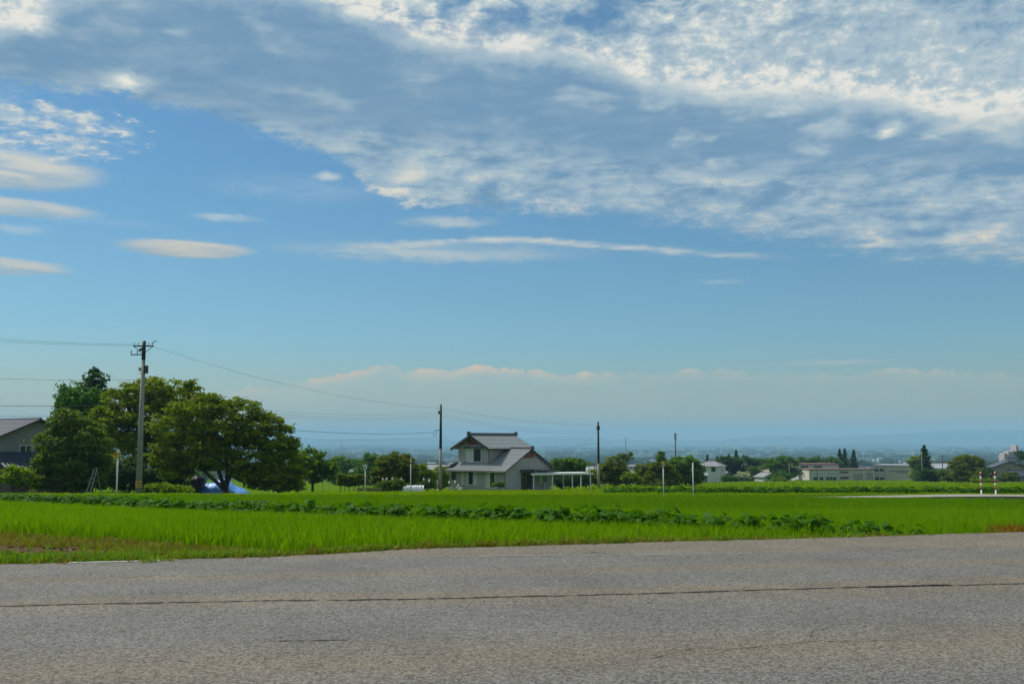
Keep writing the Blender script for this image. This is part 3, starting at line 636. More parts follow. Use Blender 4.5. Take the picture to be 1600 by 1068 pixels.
# far row: plants too small to show their leaves singly
def taro_plant_mesh(seed):
    r_ = random.Random(seed); V_, F_ = [], []
    for q in range(8):
        lm = LEAF[r_.randrange(6)]; a = q / 8 * 6.28 + r_.uniform(-.3, .3)
        Mx = Matrix.Translation((0.22 * math.cos(a), 0.22 * math.sin(a), r_.uniform(0.35, 0.75))) @ Matrix.Rotation(a - 1.57, 4, 'Z') @ Matrix.Rotation(r_.uniform(-0.8, 0.1), 4, 'X') @ Matrix.Scale(r_.uniform(1.2, 1.7), 4)
        n0 = len(V_); V_ += [tuple(Mx @ v.co) for v in lm.vertices]; F_ += [tuple(n0 + i for i in p.vertices) for p in lm.polygons]
    me = bpy.data.meshes.new('taro_plant'); me.from_pydata(V_, [], F_); me.materials.append(M['taro']); return me
TP = [taro_plant_mesh(k) for k in range(5)]
x_ = 8.0; V_, F_, n_far = [], [], 0
while x_ < 47:
    for side in (0, 1, 2):
        xx = x_ + rt.uniform(-.2, .2); yy = 80.5 + side * 1.5 + rt.uniform(-.3, .3) - (x_ - 8) * 0.06
        rz_, sc_, me_ = rt.uniform(0, 6.28), rt.uniform(0.8, 1.15), rt.choice(TP)
        if side == 0 and n_far < 60:
            n_far += 1; o = share('taro_plant', me_, None, (xx, yy, gz(xx, yy)), (0, 0, rz_), sc_)
            tag(o, 'dark green taro plant in the far hedge-like row before the far houses', 'plant', 'taro plants in the far row')
        else:
            Mx = Matrix.Translation((xx, yy, gz(xx, yy))) @ Matrix.Rotation(rz_, 4, 'Z') @ Matrix.Scale(sc_, 4); n0 = len(V_)
            V_ += [tuple(Mx @ v.co) for v in me_.vertices]; F_ += [tuple(n0 + i for i in p.vertices) for p in me_.polygons]
    x_ += 0.55
me = bpy.data.meshes.new('taro_backing'); me.from_pydata(V_, [], F_); me.materials.append(M['taro'])
o = bpy.data.objects.new('taro_backing', me); COL.objects.link(o); tag(o, 'massed taro leaves behind the far row', kind='stuff')

# ------------------------------------------------------------------ trees and shrubs
GR = [('keyaki', (0.25, 0.285, 0.010), (0.085, 0.13, 0.009)), ('dull', (0.15, 0.20, 0.038), (0.07, 0.11, 0.025)), ('green', (0.125, 0.215, 0.024), (0.055, 0.115, 0.018)),
      ('dark', (0.065, 0.115, 0.035), (0.032, 0.065, 0.025)), ('bright', (0.22, 0.29, 0.015), (0.10, 0.16, 0.012)), ('lime', (0.10, 0.21, 0.035), (0.045, 0.11, 0.024)),
      ('olive', (0.185, 0.215, 0.024), (0.08, 0.11, 0.018)), ('flower', (0.6, 0.58, 0.52), (0.10, 0.15, 0.05))]
for k, c1, c2 in GR: M[k] = foliage('foliage_' + k, c1, c2, 0.38, 0.5, 0.65, 0.08)
def leaves(centers, cr, flat, nleaf, ls, rg, up=0.6):
    n = len(centers); Cn = np.repeat(centers, nleaf, 0); N = len(Cn)
    crr = np.repeat(rg.uniform(0.7, 1.3, n) * cr, nleaf)[:, None]
    off = rg.normal(0, 0.5, (N, 3)) * crr; off[:, 2] *= flat
    P = Cn + off
    nr = rg.normal(0, 1, (N, 3)); nr[:, 2] += up * 1.5; nr /= np.linalg.norm(nr, axis=1)[:, None]
    t = np.cross(nr, rg.normal(0, 1, (N, 3))); t /= np.linalg.norm(t, axis=1)[:, None] + 1e-9; b = np.cross(nr, t)
    l = (ls * rg.uniform(0.6, 1.3, N))[:, None]; w = l * rg.uniform(0.35, 0.6, N)[:, None]
    V = np.stack([P - t * l, P + b * w - nr * l * 0.15, P + t * l, P - b * w - nr * l * 0.15], 1).reshape(-1, 3)
    F = np.arange(4 * N).reshape(N, 4)
    tone = np.repeat(np.repeat(rg.uniform(0, 1, n), nleaf) * 0.7 + rg.uniform(0, 0.3, N), 4)
    return V, F, tone
def crown(lobes, cr, dens, rg, lower=0.25):
    out = []
    for (c, rx, ry, rz) in lobes:
        n = int(dens * (rx * ry + rx * rz + ry * rz) / (cr * cr)) + 4
        d = rg.normal(0, 1, (n, 3)); d /= np.linalg.norm(d, axis=1)[:, None]
        keep = (d[:, 2] > -0.35) | (rg.uniform(0, 1, n) < lower); d = d[keep]
        r = 1 - 0.42 * rg.uniform(0, 1, len(d)) ** 1.7
        # uneven outline: pads push out or stay back
        r *= 1 + 0.10 * np.sin(d[:, 0] * 5 + c[0]) * np.sin(d[:, 2] * 6 + c[2])
        out.append(np.array(c) + d * np.array([rx, ry, rz]) * r[:, None])
    return np.concatenate(out)
def limb_path(a, b, rnd, sagk=0.12):
    mid = a.lerp(b, 0.5) + Vector((rnd.uniform(-1, 1), rnd.uniform(-1, 1), -rnd.uniform(0.2, 1.0))) * (b - a).length * sagk
    return [a, a.lerp(mid, 0.55), mid, mid.lerp(b, 0.5) + Vector((0, 0, 0.03)), b]
def tree(name, label, px, Y, lobes, mk, ls=0.26, cr=0.75, nleaf=46, dens=0.85, trunk_r=0.22, fork=0.3, seed=1, group=None, cat='tree', flat=0.5, base_y=None, lower=0.25, up=0.6, trunk_px=None):
    rg_ = np.random.default_rng(seed); rnd = random.Random(seed); s_ = Y / FPX
    g = ground_at(px, Y); root = empty(name, g); tag(root, label, cat, group)
    LW = []
    for lb in lobes:
        cx, cy, rx, ry = lb[:4]; dY = lb[4] if len(lb) > 4 else 0.0
        c = at(cx, cy, Y + dY) - g; LW.append((tuple(c), rx * s_, 0.5 * (rx + ry) * s_ * (0.9 if rx > ry else 1.0), ry * s_))
    if name in ('garden_tree', 'round_tree', 'woodland_tree', 'far_tree', 'round_shrub'):      # branches reach down to the ground
        hh = max(c[2] + rz_ for c, _, _, rz_ in LW); x0_ = min(c[0] - r for c, r, _, _ in LW); x1_ = max(c[0] + r for c, r, _, _ in LW)
        LW.append((((x0_ + x1_) / 2, 0, 0.26 * hh), (x1_ - x0_) * 0.46, (x1_ - x0_) * 0.4, 0.30 * hh))
    V_, F_, T_ = leaves(crown(LW, cr, dens * 1.75, rg_, lower), cr, flat, nleaf, ls * 1.05, rg_, up)
    ok = V_.reshape(-1, 4, 3)[:, :, 2].min(1) > 0.02; V_ = V_.reshape(-1, 4, 3)[ok].reshape(-1, 3); T_ = T_.reshape(-1, 4)[ok].ravel(); F_ = np.arange(len(V_)).reshape(-1, 4)
    o = bpy.data.objects.new('crown', np_mesh('crown', V_, F_, M[mk], tone=T_)); COL.objects.link(o); o.parent = root
    if trunk_r > 0:
        m_ = MB(); topz = max(c[2] for c, *_ in LW); fz = max(0.3, fork * topz); f_ = Vector((rnd.uniform(-.1, .1), 0, fz))
        m_.tube([(0, 0, -0.3), (0.02, 0, fz * 0.3), tuple(f_)], [trunk_r * 1.25, trunk_r, trunk_r * 0.85], 9)
        big = sorted(LW, key=lambda l: -l[1] * l[3]); mains = []
        for l_ in big:                                   # a few well-spread main limbs; the rest branch from them
            if len(mains) < 4 and all((Vector(l_[0]) - Vector(k_[0])).length > 0.8 * l_[1] for k_, _ in mains):
                mains.append((l_, limb_path(f_ + Vector((0, 0, -0.1)), Vector(l_[0]) + Vector((0, 0, 0.2 * l_[3])), rnd)))
        for (c, rx, ry, rz) in LW:
            own = [q for l_, q in mains if l_[0] == c]
            if own: p = own[0]; m_.tube(p, [trunk_r * 0.72, trunk_r * 0.58, trunk_r * 0.45, trunk_r * 0.28, trunk_r * 0.1], 7)
            else:
                st = min((q[k_] for _, q in mains for k_ in (2, 3)), key=lambda v: (v - Vector(c)).length)
                p = limb_path(st, Vector(c) + Vector((0, 0, 0.2 * rz)), rnd); m_.tube(p, [trunk_r * 0.36, trunk_r * 0.3, trunk_r * 0.24, trunk_r * 0.16, trunk_r * 0.07], 6)
            for _ in range(4):
                e_ = Vector(c) + Vector((rnd.uniform(-.8, .8) * rx, rnd.uniform(-.8, .8) * ry, rnd.uniform(-.2, .8) * rz))
                m_.tube(limb_path(p[2], e_, rnd), [trunk_r * 0.28, trunk_r * 0.22, trunk_r * 0.15, trunk_r * 0.09, 0.01], 5)
        m_.build('trunk', M['bark'], root, True)
    return root
def conifer(name, label, px, Y, ytop, half_px, mk='dark', seed=1, group=None, ls=0.22, base=0.08, power=0.85, layers=None, dens=1.0, splay=0.25, ragged=0.12):
    rg_ = np.random.default_rng(seed); g = ground_at(px, Y); H = at(px, ytop, Y).z - g.z; Rr = half_px * Y / FPX
    root = tag(empty(name, g), label, 'tree', group); n = int(190 * dens); L_ = layers or 15; C_ = []
    cr_ = []
    for i in range(L_):
        t = base + (1 - base) * (i + 0.5) / L_; r = Rr * (1 - t) ** power * rg_.uniform(1 - 1.5 * ragged, 1 + ragged) + 0.04
        nb = max(4, int(n / L_ * (0.5 + 1.6 * (1 - t)) / 4)); a0 = rg_.uniform(0, 6.28)
        for b_ in range(nb):
            a = a0 + b_ * 6.283 / nb + rg_.normal(0, 0.25); rb = r * rg_.uniform(0.6, 1.2)
            for q in np.linspace(0.2, 1, 5):
                C_.append((rb * q * math.cos(a), rb * q * math.sin(a), H * t - splay * rb * q + rg_.normal(0, 0.05) * Rr)); cr_.append(max(0.12, 0.28 * rb))
    V_, F_, T_ = leaves(np.array(C_), np.array(cr_), 0.35, 14, ls, rg_, 0.4)
    V_[:, 2] = np.maximum(V_[:, 2], 0.03)
    o = bpy.data.objects.new('crown', np_mesh('crown', V_, F_, M[mk], tone=T_)); COL.objects.link(o); o.parent = root
    MB().tube([(0, 0, -0.3), (0, 0, H * 0.5), (0, 0, H * 0.97)], [0.03 * H, 0.018 * H, 0.02], 7).build('trunk', M['bark'], root, True)
    return root
SH = dict(trunk_r=0.06, fork=0.15, lower=0.9)
# the grove on the left
conifer('cedar_tree', 'tall dark cedar rising behind the left grove, highest of the conifers', 140, 128, 575, 50, 'dark', 5, ls=0.19, base=0.3, power=0.42, layers=17, dens=4.6, splay=0.0, ragged=0.3)
tree('bamboo_clump', 'feathery mid-green clump in front of the dark cedar, left of the pole', 124, 118, [(108, 640, 17, 32), (128, 634, 20, 30), (148, 640, 16, 30), (98, 622, 7, 16), (124, 670, 36, 40)], 'lime', 0.20, 0.55, 46, 1.0, 0.12, 0.3, 6, flat=1.3, up=0.0, lower=0.8)
tree('zelkova_tree', 'tall spreading zelkova directly behind the nearest utility pole', 262, 104, [(255, 612, 46, 24), (205, 625, 42, 26), (285, 640, 50, 34), (190, 665, 48, 32), (232, 655, 55, 40), (170, 650, 26, 22), (300, 606, 10, 14), (262, 690, 70, 36), (200, 700, 50, 30)], 'keyaki', 0.20, 0.62, 56, 0.80, 0.3, 0.3, 7, flat=0.42)
tree('zelkova_tree', 'broad zelkova with forked trunk standing in front of the blue tarpaulin', 353, 93, [(315, 640, 50, 24), (370, 648, 44, 24), (275, 662, 36, 30), (405, 672, 44, 26), (345, 676, 62, 32), (432, 695, 34, 30), (300, 702, 56, 28), (385, 706, 58, 28), (445, 722, 24, 24), (335, 720, 56, 18), (412, 736, 42, 18), (268, 712, 34, 24), (282, 740, 28, 18), (300, 730, 28, 14), (385, 742, 24, 12), (430, 746, 32, 16), (402, 748, 24, 12), (440, 754, 30, 11), (462, 744, 16, 16), (410, 757, 18, 7)], 'keyaki', 0.19, 0.60, 56, 0.85, 0.30, 0.07, 8, flat=0.42)
tree('camellia_tree', 'dense dull green tree at the far left beside the old house', 100, 88, [(110, 666, 34, 26), (132, 690, 34, 34), (90, 700, 33, 34), (112, 725, 52, 32), (145, 728, 28, 30), (74, 735, 28, 24), (106, 752, 58, 14)], 'dull', 0.17, 0.52, 50, 0.95, 0.2, 0.25, 9, lower=0.8)
tree('low_tree', 'low spreading tree at the right foot of the zelkovas', 488, 112, [(485, 715, 28, 17), (505, 724, 20, 14), (470, 728, 22, 20), (492, 738, 30, 13), (515, 740, 12, 9)], 'green', 0.24, 0.65, 40, 0.95, 0.16, 0.3, 10, lower=0.5)
tree('shrub', 'dark undergrowth shrub below the zelkova left of the tarpaulin', 235, 96, [(190, 738, 36, 26), (240, 735, 36, 28), (278, 744, 26, 18), (160, 745, 24, 18), (225, 755, 60, 12)], 'dark', 0.2, 0.55, 40, 0.9, seed=11, cat='shrub', **SH)
tree('shrub', 'yellow-green shrub at the left picture edge under the old house', 22, 86, [(10, 742, 24, 13), (34, 744, 20, 12), (52, 750, 14, 8)], 'bright', 0.17, 0.4, 40, 1.0, seed=12, cat='shrub', **SH)
tree('shrub', 'weedy yellow-green shrub right of the nearest utility pole foot', 250, 80, [(238, 761, 14, 6), (262, 762, 18, 6), (285, 765, 14, 4)], 'bright', 0.13, 0.3, 36, 1.0, seed=13, cat='shrub', **SH)
tree('shrub', 'low pale shrub under the right side of the broad zelkova', 435, 96, [(428, 760, 16, 6), (448, 761, 14, 5), (465, 760, 10, 5)], 'bright', 0.14, 0.32, 36, 1.0, seed=14, cat='shrub', **SH)
# between grove and house
tree('round_shrub', 'big round dark green shrub behind the white tunnel cloche', 617, 118, [(617, 726, 30, 19), (602, 738, 20, 14), (634, 736, 20, 15), (617, 745, 34, 12)], 'olive', 0.15, 0.45, 60, 1.2, seed=15, cat='shrub', **SH)
tree('shrub', 'yellow-green shrub just left of the dark pole by the house', 660, 122, [(658, 736, 12, 10), (668, 744, 12, 10), (650, 748, 12, 8)], 'bright', 0.16, 0.4, 46, 1.1, seed=16, cat='shrub', **SH)
tree('shrub', 'yellow-green shrub between the dark pole and the grey house', 691, 128, [(688, 742, 12, 13), (696, 752, 8, 10), (680, 752, 10, 10)], 'bright', 0.16, 0.4, 46, 1.1, seed=17, cat='shrub', **SH)
tree('shrub', 'dark bushy vegetable patch left of the white tunnel cloche', 611, 103, [(604, 756, 11, 6), (618, 755, 11, 6.5), (626, 758, 8, 5)], 'dull', 0.13, 0.3, 46, 1.1, seed=18, cat='shrub', **SH)
tree('shrub', 'small dark shrub right of the white tunnel cloche', 668, 108, [(668, 755, 10, 6), (660, 758, 8, 4)], 'dark', 0.13, 0.3, 46, 1.1, seed=19, cat='shrub', **SH)
tree('far_tree', 'hazy round tree beyond the small grey house, left one', 536, 240, [(536, 720, 9, 9), (543, 728, 12, 9)], 'green', 0.36, 0.9, 30, 1.0, seed=20, group='hazy trees behind the vegetable garden', trunk_r=.2)
tree('far_tree', 'hazy round tree beyond the small grey house, right and taller one', 578, 230, [(578, 716, 11, 10), (584, 728, 14, 12), (570, 732, 12, 10)], 'green', 0.36, 0.9, 30, 1.0, seed=21, group='hazy trees behind the vegetable garden', trunk_r=.2)
tree('far_tree', 'hazy low tree between the two round trees beyond the small grey house', 556, 245, [(554, 724, 13, 7), (565, 728, 12, 7)], 'lime', 0.36, 0.9, 30, 1.0, seed=22, group='hazy trees behind the vegetable garden', trunk_r=.2)
tree('far_tree', 'hazy low tree just right of the zelkova grove', 524, 250, [(522, 733, 12, 9), (532, 738, 12, 8)], 'lime', 0.36, 0.9, 30, 1.0, seed=23, group='hazy trees behind the vegetable garden', trunk_r=.2)
# right of the grey house
tree('garden_tree', 'leafy tree close behind the carport of the grey house', 888, 152, [(880, 726, 18, 14), (900, 728, 18, 13), (890, 742, 26, 14), (868, 742, 12, 12)], 'green', 0.22, 0.6, 46, 1.0, seed=24, trunk_r=.15)
tree('clipped_hedge', 'dark low hedge under the carport roof', 900, 150, [(890, 751, 18, 7), (910, 751, 14, 7), (872, 752, 10, 6)], 'dark', 0.16, 0.45, 46, 1.1, seed=25, cat='hedge', **SH)
tree('shrub', 'light green shrub between carport and dark pole', 925, 156, [(925, 742, 10, 9), (930, 748, 10, 7)], 'bright', 0.18, 0.45, 46, 1.1, seed=26, cat='shrub', **SH)
tree('garden_tree', 'round dark tree just right of the dark pole behind the carport', 959, 154, [(958, 728, 20, 15), (948, 738, 14, 13), (970, 740, 14, 12), (958, 746, 22, 8)], 'olive', 0.2, 0.55, 46, 1.05, seed=27, trunk_r=.15)
tree('sparse_tree', 'sparse feathery tree above the grey roof right of the dark pole', 978, 240, [(974, 713, 8, 6), (983, 712, 6, 7), (978, 719, 9, 6)], 'dull', 0.3, 0.6, 16, 0.7, seed=28, trunk_r=.12, fork=.5)
tree('garden_tree', 'loose broad tree behind the orange topped marker post', 1020, 166, [(1008, 736, 18, 11), (1030, 732, 20, 12), (1022, 744, 30, 10), (1045, 742, 14, 10)], 'olive', 0.22, 0.6, 42, 1.0, seed=29, trunk_r=.15)
tree('garden_tree', 'narrow upright small tree between the two marker posts', 1032, 200, [(1032, 713, 5, 8), (1033, 722, 7, 8)], 'green', 0.26, 0.5, 36, 1.0, seed=30, trunk_r=.1)
tree('garden_tree', 'large dense mid-green tree left of the white house', 1072, 172, [(1068, 726, 22, 14), (1084, 732, 16, 14), (1056, 736, 16, 14), (1072, 745, 28, 9)], 'green', 0.22, 0.6, 46, 1.1, seed=31, trunk_r=.18)
tree('shrub', 'yellowish shrub at the foot of the trees right of the dark pole', 990, 150, [(990, 748, 10, 5), (982, 744, 10, 7)], 'bright', 0.18, 0.4, 40, 1.0, seed=32, cat='shrub', **SH)
tree('woodland_tree', 'dark woodland tree directly behind the blue shed', 1140, 380, [(1130, 725, 14, 12), (1146, 728, 14, 14), (1138, 738, 20, 10)], 'dark', 0.5, 1.2, 30, 1.0, seed=33, trunk_r=.25)
tree('woodland_tree', 'dark woodland tree above the flowering bush', 1170, 378, [(1164, 722, 14, 10), (1176, 730, 14, 14), (1166, 740, 18, 9)], 'dark', 0.5, 1.2, 30, 1.0, seed=34, trunk_r=.25)
tree('woodland_tree', 'lower dark woodland tree right of the flowering bush', 1182, 372, [(1182, 744, 12, 8), (1176, 738, 10, 10)], 'dull', 0.5, 1.1, 30, 1.0, seed=35, trunk_r=.25)
conifer('spruce_tree', 'twin pointed dark conifer rising above the blue shed, taller one', 1151, 384, 703, 11, 'dark', 36, ls=0.4)
conifer('spruce_tree', 'slim hazy conifer left of the taller one above the blue shed', 1140, 392, 709, 9, 'green', 37, ls=0.4)
conifer('spruce_tree', 'small conifer tip just above the white house roof', 1106, 395, 710, 7, 'dark', 38, ls=0.4)
conifer('spruce_tree', 'small conifer tip right of the white house roof', 1121, 398, 713, 7, 'dark', 39, ls=0.4)
tree('woodland_tree', 'big round tree right of the small white far house', 1222, 392, [(1216, 722, 16, 11), (1234, 726, 14, 12), (1204, 730, 14, 12), (1222, 738, 26, 9)], 'green', 0.5, 1.2, 30, 1.05, seed=40, trunk_r=.25)
tree('woodland_tree', 'yellow-green tree left of the big round tree above the far roofs', 1196, 400, [(1194, 722, 10, 7), (1202, 726, 9, 8)], 'lime', 0.5, 1.1, 30, 1.0, seed=41, trunk_r=.2)
tree('flowering_bush', 'pale flowering round bush in front of the dark woodland', 1161, 330, [(1161, 744, 10, 7.5)], 'flower', 0.3, 0.7, 60, 1.4, seed=42, cat='shrub', **SH)
tree('shrub', 'low green shrub between the blue shed and the flowering bush', 1145, 326, [(1145, 748, 8, 4.5), (1134, 747, 5, 5)], 'lime', 0.3, 0.6, 40, 1.0, seed=43, cat='shrub', **SH)
tree('shrub', 'low green shrub in front of the grey far roof', 1218, 345, [(1214, 745, 14, 5), (1225, 744, 10, 6)], 'green', 0.3, 0.7, 40, 1.0, seed=44, cat='shrub', **SH)
tree('shrub', 'bright low mound of a shrub left of the factory', 1216, 322, [(1216, 749, 11, 4)], 'bright', 0.28, 0.6, 40, 1.1, seed=45, cat='shrub', **SH)
tree('woodland_tree', 'tree behind the left end of the factory roof', 1258, 480, [(1252, 722, 12, 9), (1268, 724, 12, 8), (1280, 722, 9, 10)], 'green', 0.6, 1.4, 30, 1.0, seed=46, trunk_r=.25)
tree('woodland_tree', 'rounded tree behind the middle of the factory left block', 1296, 478, [(1290, 724, 12, 8), (1304, 722, 10, 9)], 'lime', 0.6, 1.4, 30, 1.0, seed=47, trunk_r=.25)
conifer('spruce_tree', 'left of three pointed conifers behind the factory roof', 1313, 500, 702, 11, 'dark', 48, ls=0.5)
conifer('spruce_tree', 'middle of three pointed conifers behind the factory roof', 1321, 505, 700.5, 13, 'dark', 49, ls=0.5)
conifer('spruce_tree', 'right and lone one of three pointed conifers behind the factory roof', 1335, 500, 702.5, 12, 'dark', 50, ls=0.5)
conifer('cedar_tree', 'tall pointed conifer right of the factory behind a thin pole', 1446, 330, 695, 21, 'dark', 51, ls=0.36, base=0.02, dens=1.7)
tree('woodland_tree', 'yellow-green tree left of the tall conifer beside the factory', 1430, 400, [(1428, 720, 8, 7), (1433, 727, 9, 8)], 'bright', 0.45, 1.0, 30, 1.0, seed=52, trunk_r=.2)
tree('clipped_hedge', 'dark green hedge right of the factory, left half', 1452, 300, [(1446, 742, 12, 9), (1460, 744, 12, 9)], 'dark', 0.32, 0.75, 40, 1.1, seed=53, cat='hedge', **SH)
tree('clipped_hedge', 'dark green hedge right of the factory, right half', 1482, 298, [(1476, 742, 13, 9), (1492, 744, 12, 8)], 'dull', 0.32, 0.75, 40, 1.1, seed=54, cat='hedge', **SH)
tree('round_tree', 'large round dark tree left of the two striped poles', 1512, 290, [(1514, 722, 22, 12), (1500, 730, 16, 14), (1526, 730, 13, 14), (1512, 742, 26, 9)], 'olive', 0.34, 0.85, 44, 1.1, seed=55, trunk_r=.25)
tree('shrub', 'orange-tinged shrub just left of the first striped pole', 1532, 280, [(1532, 738, 7, 6), (1528, 746, 10, 5)], 'olive', 0.26, 0.6, 40, 1.0, seed=56, cat='shrub', **SH)
tree('shrub', 'dark shrub before the far right house between striped poles', 1546, 284, [(1546, 742, 9, 9)], 'dark', 0.26, 0.6, 40, 1.0, seed=57, cat='shrub', **SH)
tree('shrub', 'dark green shrub right of the second striped pole', 1574, 282, [(1572, 746, 10, 6), (1582, 744, 8, 8)], 'dull', 0.26, 0.6, 40, 1.0, seed=58, cat='shrub', **SH)
tree('far_tree', 'dark round tree beside the tower blocks at the right edge', 1594, 420, [(1594, 712, 8, 8)], 'dark', 0.5, 1.1, 30, 1.0, seed=59, trunk_r=.2)
tree('shrub', 'low bright shrub mound below the round tree at right', 1536, 262, [(1530, 750.5, 12, 3), (1545, 751, 10, 3)], 'bright', 0.25, 0.5, 40, 1.1, seed=60, cat='shrub', **SH)
tree('topiary_pine', 'low clipped garden pine at the front corner of the grey house', 781, 121, [(778, 758, 8, 3.5), (784, 756, 6, 3)], 'green', 0.1, 0.25, 60, 1.2, seed=61, cat='shrub', trunk_r=.05, fork=.3)

# ------------------------------------------------------------------ buildings
def fbox(m_, face, W, D, u0, u1, z0, z1, d0, d1):
    if face == 'f': m_.box(u0, u1, -d1, -d0, z0, z1)
    elif face == 'r': m_.box(W / 2 + d0, W / 2 + d1, u0, u1, z0, z1)
    elif face == 'l': m_.box(-W / 2 - d1, -W / 2 - d0, u0, u1, z0, z1)
    return m_
def window(root, face, W, D, u, z, w, h, fm='alu', pm='glass', cols=2, t=0.06, off=0.0, name='window', rows=1):
    m_ = MB(); u0, u1, z0, z1 = u - w / 2, u + w / 2, z, z + h
    for a, b_ in ((u0, u0 + t), (u1 - t, u1)): fbox(m_, face, W, D, a, b_, z0, z1, off - 0.02, off + 0.07)
    for a, b_ in ((z0, z0 + t), (z1 - t, z1)): fbox(m_, face, W, D, u0 + t, u1 - t, a, b_, off - 0.02, off + 0.068)
    mm = MB() if isinstance(pm, tuple) else m_
    for i in range(1, cols): x = u0 + w * i / cols; fbox(mm, face, W, D, x - t / 2, x + t / 2, z0 + t, z1 - t, off - 0.02, off + 0.06)
    for i in range(1, rows): q = z0 + h * i / rows; fbox(m_, face, W, D, u0 + t, u1 - t, q - t / 3, q + t / 3, off - 0.02, off + 0.055)
    f_ = m_.build(name, M[fm], root)
    if mm is not m_: mm.build('mullion', M['alu_dark'], f_)
    for i in range(cols):
        fbox(MB(), face, W, D, u0 + w * i / cols + t / 2, u0 + w * (i + 1) / cols - t / 2, z0 + t * .9, z1 - t * .9, off - 0.02, off + 0.03).build('pane', M[pm if not isinstance(pm, tuple) else pm[i % len(pm)]], f_)
    return f_
def tiled(m_, p00, p10, p11, p01, course=0.36, rib=0.42, amp=0.06, thick=0.10):
    """a tiled slope: eave p00-p10, top p01-p11; rounded tile columns and stepped courses"""
    p00, p10, p11, p01 = map(Vector, (p00, p10, p11, p01)); W_ = (p10 - p00).length; H_ = ((p01 + p11) / 2 - (p00 + p10) / 2).length
    nrm = (p10 - p00).cross(p01 - p00).normalized()
    if nrm.z < 0: nrm = -nrm
    nc = max(2, int(W_ / rib)) * 4; nr = max(2, int(H_ / course)); b0 = len(m_.v); rows = []
    for r_ in range(nr): rows += [(r_ / nr, 0.055), ((r_ + 1) / nr - 0.0001, 0.0)]
    for (t, st) in rows:
        for c_ in range(nc + 1):
            s_ = c_ / nc; p = p00.lerp(p10, s_).lerp(p01.lerp(p11, s_), t)
            m_.v.append(tuple(p + nrm * (st + amp * (1 - abs(math.cos(c_ * math.pi / 4 * 2 / 2))))))
    for r_ in range(len(rows) - 1):
        for c_ in range(nc):
            a = b0 + r_ * (nc + 1) + c_; m_.f.append((a, a + 1, a + nc + 2, a + nc + 1)); m_.mi.append(m_.k)
    q = [p - nrm * 0.006 for p in (p00, p10, p11, p01)]; w = [p - nrm * thick for p in (p00, p10, p11, p01)]
    k0 = m_.k; m_.k = 1 if True else 0
    m_.face(w)
    for i in range(4): m_.face([q[i], q[(i + 1) % 4], w[(i + 1) % 4], w[i]])
    m_.k = k0
def slab(m_, a, b_, c, d, th):
    a, b_, c, d = map(Vector, (a, b_, c, d)); n_ = (b_ - a).cross(d - a).normalized()
    if n_.z < 0: n_ = -n_
    lo = [p - n_ * th for p in (a, b_, c, d)]; up = [a, b_, c, d]; m_.face(up); m_.face(lo)
    for i in range(4): m_.face([up[i], up[(i + 1) % 4], lo[(i + 1) % 4], lo[i]])
